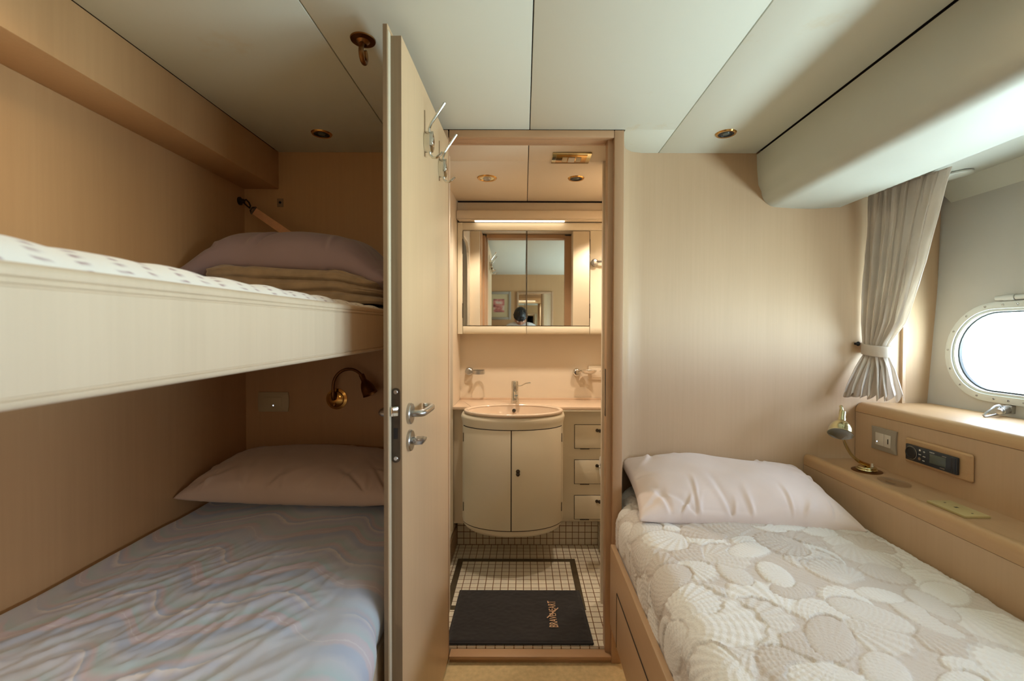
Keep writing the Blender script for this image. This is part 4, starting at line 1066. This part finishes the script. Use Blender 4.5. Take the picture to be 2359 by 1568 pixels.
# wall fittings above the counter
def hexr(o, r, ax, d): return MB().lathe([(r, 0), (r*.96, d), (r*.7, d*1.15), (.0001, d*1.15)], o, ax, 8)
t = thing('cup_holder', (-.290, BW, -.21), 'chrome ring cup holder on the bathroom wall left of the tap', 'holder')
build('rosette', hexr((-.310, BW, -.222), .023, (0, -1, 0), .030), 'steel', t, bevel=.001)
def rg(cx, cy, z, r, h, sx=1.0):
    mb = MB(); n = 32; vs = []; fs = []
    for (rr, zz) in ((r, z), (r, z+h), (r-.003, z+h), (r-.003, z)):
        for i in range(n): a = 2*PI*i/n; vs.append((cx+rr*sx*math.cos(a), cy+rr*math.sin(a), zz))
    for k in range(4):
        for i in range(n): fs.append((k*n+i, k*n+(i+1) % n, ((k+1) % 4)*n+(i+1) % n, ((k+1) % 4)*n+i))
    return mb.add(vs, fs)
build('ring', rg(-.251, 2.545, -.232, .033, .022).box(-.30, -.28, 2.552, 2.574, -.228, -.214), 'steel', t)
t = thing('soap_dish', (.34, BW, -.22), 'chrome soap dish holder on the bathroom wall beside the power socket', 'soap dish')
build('rosette', hexr((.305, BW, -.226), .023, (0, -1, 0), .032), 'chrome', t, bevel=.001)
build('dish', MB().lathe([(.045, .010), (.043, .004), (.034, -.006), (.018, -.011), (.0001, -.012)], (.366, 2.545, -.218), (0, 0, 1), 32).tube([(.315, 2.575, -.222), (.330, 2.56, -.216)], .006, 10), 'chrome', t, solid=.002)
tag(build('soap_bar', MB().lathe([(.0001, .012), (.020, .010), (.024, .004), (.022, -.002), (.0001, -.002)], (.366, 2.545, -.218), (0, 0, 1), 24, sx=1.15), 'roll'), 'pale bar of soap in the chrome soap dish', 'soap')
t = thing('power_socket', (.46, BW, -.235), 'cream double power socket behind the soap dish', 'power socket')
build('back_plate', MB().box(.372, .500, BW-.010, BW, -.268, -.188), 'cream_wall', t, bevel=.002)
build('face', MB().box(.390, .490, BW-.013, BW-.010, -.256, -.202), 'cream_wall', t, bevel=.001)
for (dx, dz, ang) in ((-.006, .008, .5), (.006, .008, -.5), (0, -.009, 0)):
    ca, sa = math.cos(ang), math.sin(ang); cx_, cz_ = .445+dx, -.226+dz
    build('slot', MB().tube([(cx_+.003*sa, BW-.0134, cz_+.003*ca), (cx_-.003*sa, BW-.0134, cz_-.003*ca)], .0009, 5), 'black', t)

# mirror cabinet
CF = 2.500
mc = thing('mirror_cabinet', (.1, 2.55, -.01), 'cream wall cabinet with two mirrored doors above the basin', 'cabinet')
build('carcass', MB().box(BX0+.009, .655, CF+.004, BW-.001, -.006, .600), 'white_wood', mc)
build('side_stile', MB().box(BX0+.010, -.3335, CF-.010, CF+.004, -.008, .600), 'white_wood', mc, bevel=.003)
build('top_rail', MB().box(-.333, .655, CF-.006, CF+.004, .560, .600), 'white_wood', mc, bevel=.001)
def cdoor(x0, x1, mir):
    prf = [(CF+.003, .557), (CF-.009, .557), (CF-.009, .036), (CF-.011, .030), (CF-.011, .010), (CF-.007, -.002), (CF+.003, -.008)]
    d = build('door', MB().prism(prf, 'x', x0+.0012, x1-.0012), 'white_wood', mc, bevel=.001)
    if mir:
        build('mirror', MB().box(x0+.0035, x1-.0035, CF-.0125, CF-.0092, .039, .553), 'mirror', d)
        build('mirror_edge', MB().box(x0+.0014, x1-.0014, CF-.0105, CF-.0088, .0365, .5555), 'dull', d)
    return d
cdoor(-.333, .016, True)
cdoor(.016, .362, True)
cdoor(.362, .652, False)
for zz in (.47, .12):
    build('hinge', MB().box(-.3345, -.3312, CF-.013, CF-.009, zz-.04, zz+.04), 'dull', mc); build('hinge', MB().box(.3600, .3635, CF-.013, CF-.009, zz-.04, zz+.04), 'dull', mc)
t = thing('towel_hook', (.40, CF-.011, .38), 'chrome towel hook on the cream cabinet door beside the mirror', 'hook')
build('rosette', hexr((.385, CF-.010, .382), .021, (0, -1, 0), .022), 'steel', t, bevel=.001)
build('arm', MB().tube([(.395, CF-.03, .384), (.42, CF-.04, .385), (.50, CF-.04, .385)], .006, 10), 'steel', t)
# fascia above the cabinet
struct('trim_7', MB().box(BX0+.009, .655, 2.495, 2.52, .655, .7095), 'cream_wall', bevel=.001)
struct('trim_8', MB().box(BX0+.009, .655, 2.455, 2.50, .610, .657), 'cream_wall', bevel=.004)
t = thing('mirror_light', (.1, 2.47, .603), 'thin lit strip lamp under the ledge above the mirror cabinet', 'light')
build('housing', MB().box(BX0+.02, .65, 2.452, 2.492, .6035, .6095), 'cream_wall', t, bevel=.001)
build('diffuser', MB().box(-.265, -.19, 2.458, 2.484, .600, .6035).box(-.188, -.02, 2.458, 2.484, .600, .6035).box(-.018, .150, 2.458, 2.484, .600, .6035).box(.152, .22, 2.458, 2.484, .600, .6035), 'tube', t)
# bathroom ceiling fittings
downlight(-.170, 2.110, 'brass ceiling downlight with bare lamp over the wash basin', 'brass', .712, .046)
downlight(.240, 2.110, 'dark brass-rimmed downlight in the bathroom ceiling below the vent', 'dark', .712, .038)
t = thing('ceiling_vent', (.195, 1.87, .712), 'rectangular brass switch plate in the bathroom ceiling', 'ceiling plate')
build('plate', MB().box(.113, .270, 1.805, 1.915, .706, .712), 'gold', t, bevel=.003)
build('face', MB().box(.130, .253, 1.818, 1.902, .704, .7065), 'brass', t, bevel=.001)
build('switch', MB().box(.180, .206, 1.838, 1.886, .701, .7045), 'switch', t, bevel=.001)
build('switch', MB().box(.155, .175, 1.838, 1.886, .7025, .7045), 'beige_plate', t, bevel=.001)
build('switch', MB().box(.211, .231, 1.838, 1.886, .7025, .7045), 'beige_plate', t, bevel=.001)
# toilet roll on a bracket by the drawers
t = thing('toilet_roll', (.44, 2.18, -.62), 'white toilet roll on a chrome bar in front of the drawers', 'toilet roll')
build('roll', MB().lathe([(.018, 0), (.050, 0), (.052, .004), (.052, .096), (.050, .10), (.018, .10), (.018, 0)], (.370, 2.160, -.640), (1, 0, 0), 36), 'roll', t)
build('bar', MB().tube([(.362, 2.160, -.640), (.54, 2.160, -.640), (.60, 2.16, -.640), (.661, 2.16, -.640)], .007, 10), 'chrome', t)

# ------------------------------------------------------------------ things on the rear bulkhead, seen in the mirror
t = thing('framed_picture', (-.31, YB, .16), 'framed pink watercolour with cream mount seen in the bathroom mirror', 'picture')
g = MB()
for a in ((-.46, -.43, .16, .50), (-.185, -.155, .16, .50), (-.43, -.185, .16, .19), (-.43, -.185, .47, .50)): g.box(a[0], a[1], YB, YB+.02, a[2], a[3])
build('picture_frame', g, 'grey_plate', t, bevel=.003)
build('mount', MB().box(-.43, -.185, YB, YB+.010, .19, .47), 'beige_plate', t)
build('print', MB().box(-.37, -.235, YB+.010, YB+.0115, .25, .41), 'art', t)
t = thing('wall_mirror', (.14, YB, -.7), 'tall wood-framed mirror on the rear wall seen in the bathroom mirror', 'mirror')
g = MB()
for a in ((-.085, -.060, -.75, .50), (.335, .360, -.75, .50), (-.060, .335, -.75, -.725), (-.060, .335, .475, .50)): g.box(a[0], a[1], YB, YB+.022, a[2], a[3])
build('mirror_frame', g, 'frame', t, bevel=.003)
build('mirror_glass', MB().box(-.060, .335, YB, YB+.008, -.725, .475), 'mirror', t)

# ------------------------------------------------------------------ the photographer, seen in the mirror only
pe = thing('person', (-.03, -.34, FL), 'person with black hair and white shirt reflected in the bathroom mirror', 'person')
def skin(name, verts, edges, radii, mat, parent, root=0, sub=2):
    me = bpy.data.meshes.new(name); org = Vector(pe['_org'])
    me.from_pydata([(v[0]-org.x, v[1]-org.y, v[2]+H-org.z) for v in verts], edges, [])
    o = bpy.data.objects.new(name, me); COL.objects.link(o); o.parent = parent; me.materials.append(M[mat])
    sk = o.modifiers.new('Skin', 'SKIN'); sk.use_smooth_shade = True
    for i, r in enumerate(radii):
        r = r if isinstance(r, tuple) else (r, r)
        me.skin_vertices[0].data[i].radius = r; me.skin_vertices[0].data[i].use_root = (i == root)
    s = o.modifiers.new('Subdivision', 'SUBSURF'); s.levels = sub; s.render_levels = sub
    o['_org'] = tuple(org)
    return o
px, py = -.03, -.37
V = [(px, py, -.30), (px, py+.01, -.14), (px, py+.03, .0), (px, py+.045, .075), (px, py+.06, .115),          # pelmis, waist, chest, neck base, neck
     (px-.15, py+.03, .055), (px-.21, py+.05, -.16), (px-.13, py+.20, -.10), (px-.085, py+.245, -.05),          # left arm
     (px+.15, py+.03, .055), (px+.21, py+.05, -.16), (px+.13, py+.20, -.10), (px+.085, py+.245, -.05),
     (px-.09, py, -.34), (px-.12, py+.10, -.72), (px-.12, py+.02, -1.10), (px-.12, py+.13, -1.15),
     (px+.09, py, -.34), (px+.12, py+.10, -.72), (px+.12, py+.02, -1.10), (px+.12, py+.13, -1.15)]
Ee = [(0, 1), (1, 2), (2, 3), (3, 4), (3, 5), (5, 6), (6, 7), (7, 8), (3, 9), (9, 10), (10, 11), (11, 12), (0, 13), (13, 14), (14, 15), (15, 16), (0, 17), (17, 18), (18, 19), (19, 20)]
R = [(.13, .09), (.12, .08), (.14, .09), (.06, .05), (.05, .05), .045, .038, .028, .026, .045, .038, .028, .026, .08, .055, .038, .034, .08, .055, .038, .034]
body = skin('body', V, Ee, R, 'skin', pe)
skin('shirt', [V[i] for i in (0, 1, 2, 3, 5, 6, 9, 10)], [(0, 1), (1, 2), (2, 3), (3, 4), (4, 5), (3, 6), (6, 7)], [(.145, .10), (.14, .095), (.155, .105), (.075, .065), .064, .055, .064, .055], 'shirt', pe)
skin('trousers', [V[i] for i in (0, 13, 14, 15, 17, 18, 19)], [(0, 1), (1, 2), (2, 3), (0, 4), (4, 5), (5, 6)], [(.15, .105), .095, .07, .05, .095, .07, .05], 'jeans', pe)
for s in (-1, 1):
    hb = Vector((px+s*.085, py+.245, -.05)); fv = [tuple(hb), tuple(hb+Vector((-s*.012, .03, .022)))]
    skin('palm', fv, [(0, 1)], [(.026, .015), (.036, .014)], 'skin', body)
    for k_ in range(4):
        b0 = hb+Vector((-s*.012, .035, .045-.019*k_))
        l_ = (.9, 1, .95, .78)[k_]
        skin('finger', [tuple(b0), tuple(b0+Vector((-s*.018*l_, .026*l_, 0))), tuple(b0+Vector((-s*.040*l_, .020*l_, 0))), tuple(b0+Vector((-s*.048*l_, .004*l_, 0)))], [(0, 1), (1, 2), (2, 3)], [.009, .0085, .008, .007], 'skin', body)
    b0 = hb+Vector((-s*.004, .008, .022))
    skin('thumb', [tuple(b0), tuple(b0+Vector((-s*.020, .004, .022))), tuple(b0+Vector((-s*.040, .010, .022)))], [(0, 1), (1, 2)], [.012, .010, .008], 'skin', body)
    build('shoe', MB().lathe([(.0001, -.11), (.036, -.08), (.042, -.02), (.040, .05), (.046, .10), (.030, .14), (.0001, .15)], (px+s*.12, py+.05, -1.135), (0, 1, 0), 20, sx=1, sy=.85), 'shoe', pe)
hc = Vector((px-.005, py+.085, .185))
def headf(u, v):
    a = 2*PI*u; b2 = PI*v; r = Vector((math.sin(b2)*math.cos(a), math.sin(b2)*math.sin(a), math.cos(b2)))
    x, y, z = r.x*.074, r.y*.094, r.z*.112
    if z < -.03: k_ = 1-.35*sstep(-.03, -.112, z); x *= k_; y = y*k_+.012*sstep(-.03, -.1, z)
    if y > 0:
        y += .018*math.exp(-((x/.011)**2+((z+.012)/.022)**2))          # nose
        y -= .007*math.exp(-(((abs(x)-.030)/.014)**2+((z-.012)/.012)**2))  # eye sockets
        y += .005*math.exp(-((x/.022)**2+((z+.052)/.008)**2))          # lips
    return (x, y, z)
mt = Matrix.Translation(hc) @ Matrix.Rotation(-.95, 4, 'X')
hd = build('head', MB().grid(headf, 64, 44, closeu=True).xf(mt), 'skin', pe, smooth=80)
for s in (-1, 1):
    build('ear', MB().lathe([(.0001, -.008), (.014, -.005), (.018, .002), (.012, .006), (.0001, .006)], (0, 0, 0), (1, 0, 0), 16, sx=.7, sy=1).xf(mt @ Matrix.Translation((s*.074, -.005, 0))), 'skin', hd)
    build('eye', MB().lathe([(.0001, -.011), (.008, -.008), (.011, 0), (.008, .008), (.0001, .011)], (0, 0, 0), (0, 1, 0), 16).xf(mt @ Matrix.Translation((s*.030, .077, .012))), 'switch', hd)
def hairf(u, v):
    a = 2*PI*u; b2 = PI*v*.62; r = Vector((math.sin(b2)*math.cos(a), math.sin(b2)*math.sin(a), math.cos(b2)))
    k_ = 1.10+.05*fbm((r.x*6, r.y*6, r.z*9), 3)
    x, y, z = r.x*.074*k_, r.y*.094*k_, r.z*.112*k_
    if y > 0: z = max(z, .042)
    return (x, y-.004, z)
build('hair', MB().grid(hairf, 64, 30, closeu=True).xf(mt), 'hair', hd, smooth=80)

# ------------------------------------------------------------------ light
w = bpy.data.worlds.new('World'); sc.world = w; w.use_nodes = True
bg = w.node_tree.nodes['Background']
tc = w.node_tree.nodes.new('ShaderNodeTexCoord'); sx_ = w.node_tree.nodes.new('ShaderNodeSeparateXYZ')
cr = w.node_tree.nodes.new('ShaderNodeValToRGB'); w.node_tree.links.new(tc.outputs['Generated'], sx_.inputs[0])
mr = w.node_tree.nodes.new('ShaderNodeMapRange'); mr.inputs[1].default_value = -1; mr.inputs[2].default_value = 1
w.node_tree.links.new(sx_.outputs['Z'], mr.inputs[0]); w.node_tree.links.new(mr.outputs[0], cr.inputs[0])
e = cr.color_ramp.elements; e[0].position = .46; e[0].color = (1.10, 1.40, 1.48, 1); e[1].position = .54; e[1].color = (.48, .58, .72, 1)
w.node_tree.links.new(cr.outputs[0], bg.inputs['Color']); bg.inputs['Strength'].default_value = 20
def lamp(name, x, y, z, power, col, size, rot=(0, 0, 0), kind='AREA', spot=None):
    l = bpy.data.lights.new(name, kind); l.energy = power; l.color = col
    if kind == 'AREA': l.shape = 'DISK'; l.size = size
    else: l.shadow_soft_size = size
    if spot: l.spot_size = spot; l.spot_blend = .6
    o = bpy.data.objects.new(name, l); COL.objects.link(o); o.location = (x, y, z+H); o.rotation_euler = rot
    return o
WARM = (1, .85, .68)
lamp('bathroom_lamp', -.170, 2.110, .698, 24, WARM, .03, kind='SPOT', spot=2.3)
lamp('bathroom_lamp', .50, 2.10, .690, 20, WARM, .035, kind='SPOT', spot=2.2)
downlight(.50, 2.10, 'brass bathroom ceiling downlight hidden past the door jamb', 'brass', .712, .046)
WC = (1, .72, .42)
t = thing('bunk_light', (-.72, .20, -.07), 'small round brass light under the upper bunk near the foot of the lower bunk', 'light')
build('bezel', MB().lathe([(.036, 0), (.036, -.004), (.030, -.010), (.026, -.010), (.024, -.004)], (-.72, .20, -.0605), (0, 0, 1), 28), 'brass', t)
build('diffuser', MB().lathe([(.0001, -.006), (.022, -.006), (.025, -.003)], (-.72, .20, -.0605), (0, 0, 1), 24), 'lampwhite', t)
lamp('bunk_lamp', -.72, .20, -.074, 2.6, (1, .83, .62), .04)
lamp('cabin_lamp', -.723, .62, .700, 9, WC, .04, kind='SPOT', spot=2.9)
lamp('cabin_lamp', .717, .62, .700, 5, WC, .04, kind='SPOT', spot=2.9)
downlight(-.723, .62, 'lit ceiling downlight over the middle of the upper bunk', 'brass')
downlight(.717, .62, 'lit ceiling downlight over the middle of the single bed', 'brass')

# ------------------------------------------------------------------ camera and colour
cd = bpy.data.cameras.new('Camera'); cam = bpy.data.objects.new('Camera', cd); COL.objects.link(cam)
cam.location = (0, 0, H); cam.rotation_euler = (math.radians(90-.98), 0, 0)
cam.rotation_euler.rotate_axis('Z', math.radians(.15))
cd.sensor_width = 36; cd.lens = 36*1048/2359; cd.shift_x = -(1206-1179.5)/2359; cd.clip_start = .01
cd.dof.use_dof = True; cd.dof.focus_distance = 1.75; cd.dof.aperture_fstop = 4.5
sc.camera = cam
sc.view_settings.view_transform = 'Standard'; sc.view_settings.look = 'None'; sc.view_settings.gamma = 1
sc.view_settings.use_curve_mapping = False
sc.view_settings.exposure = 0.16
for o in list(COL.objects):
    if '_org' in o: del o['_org']
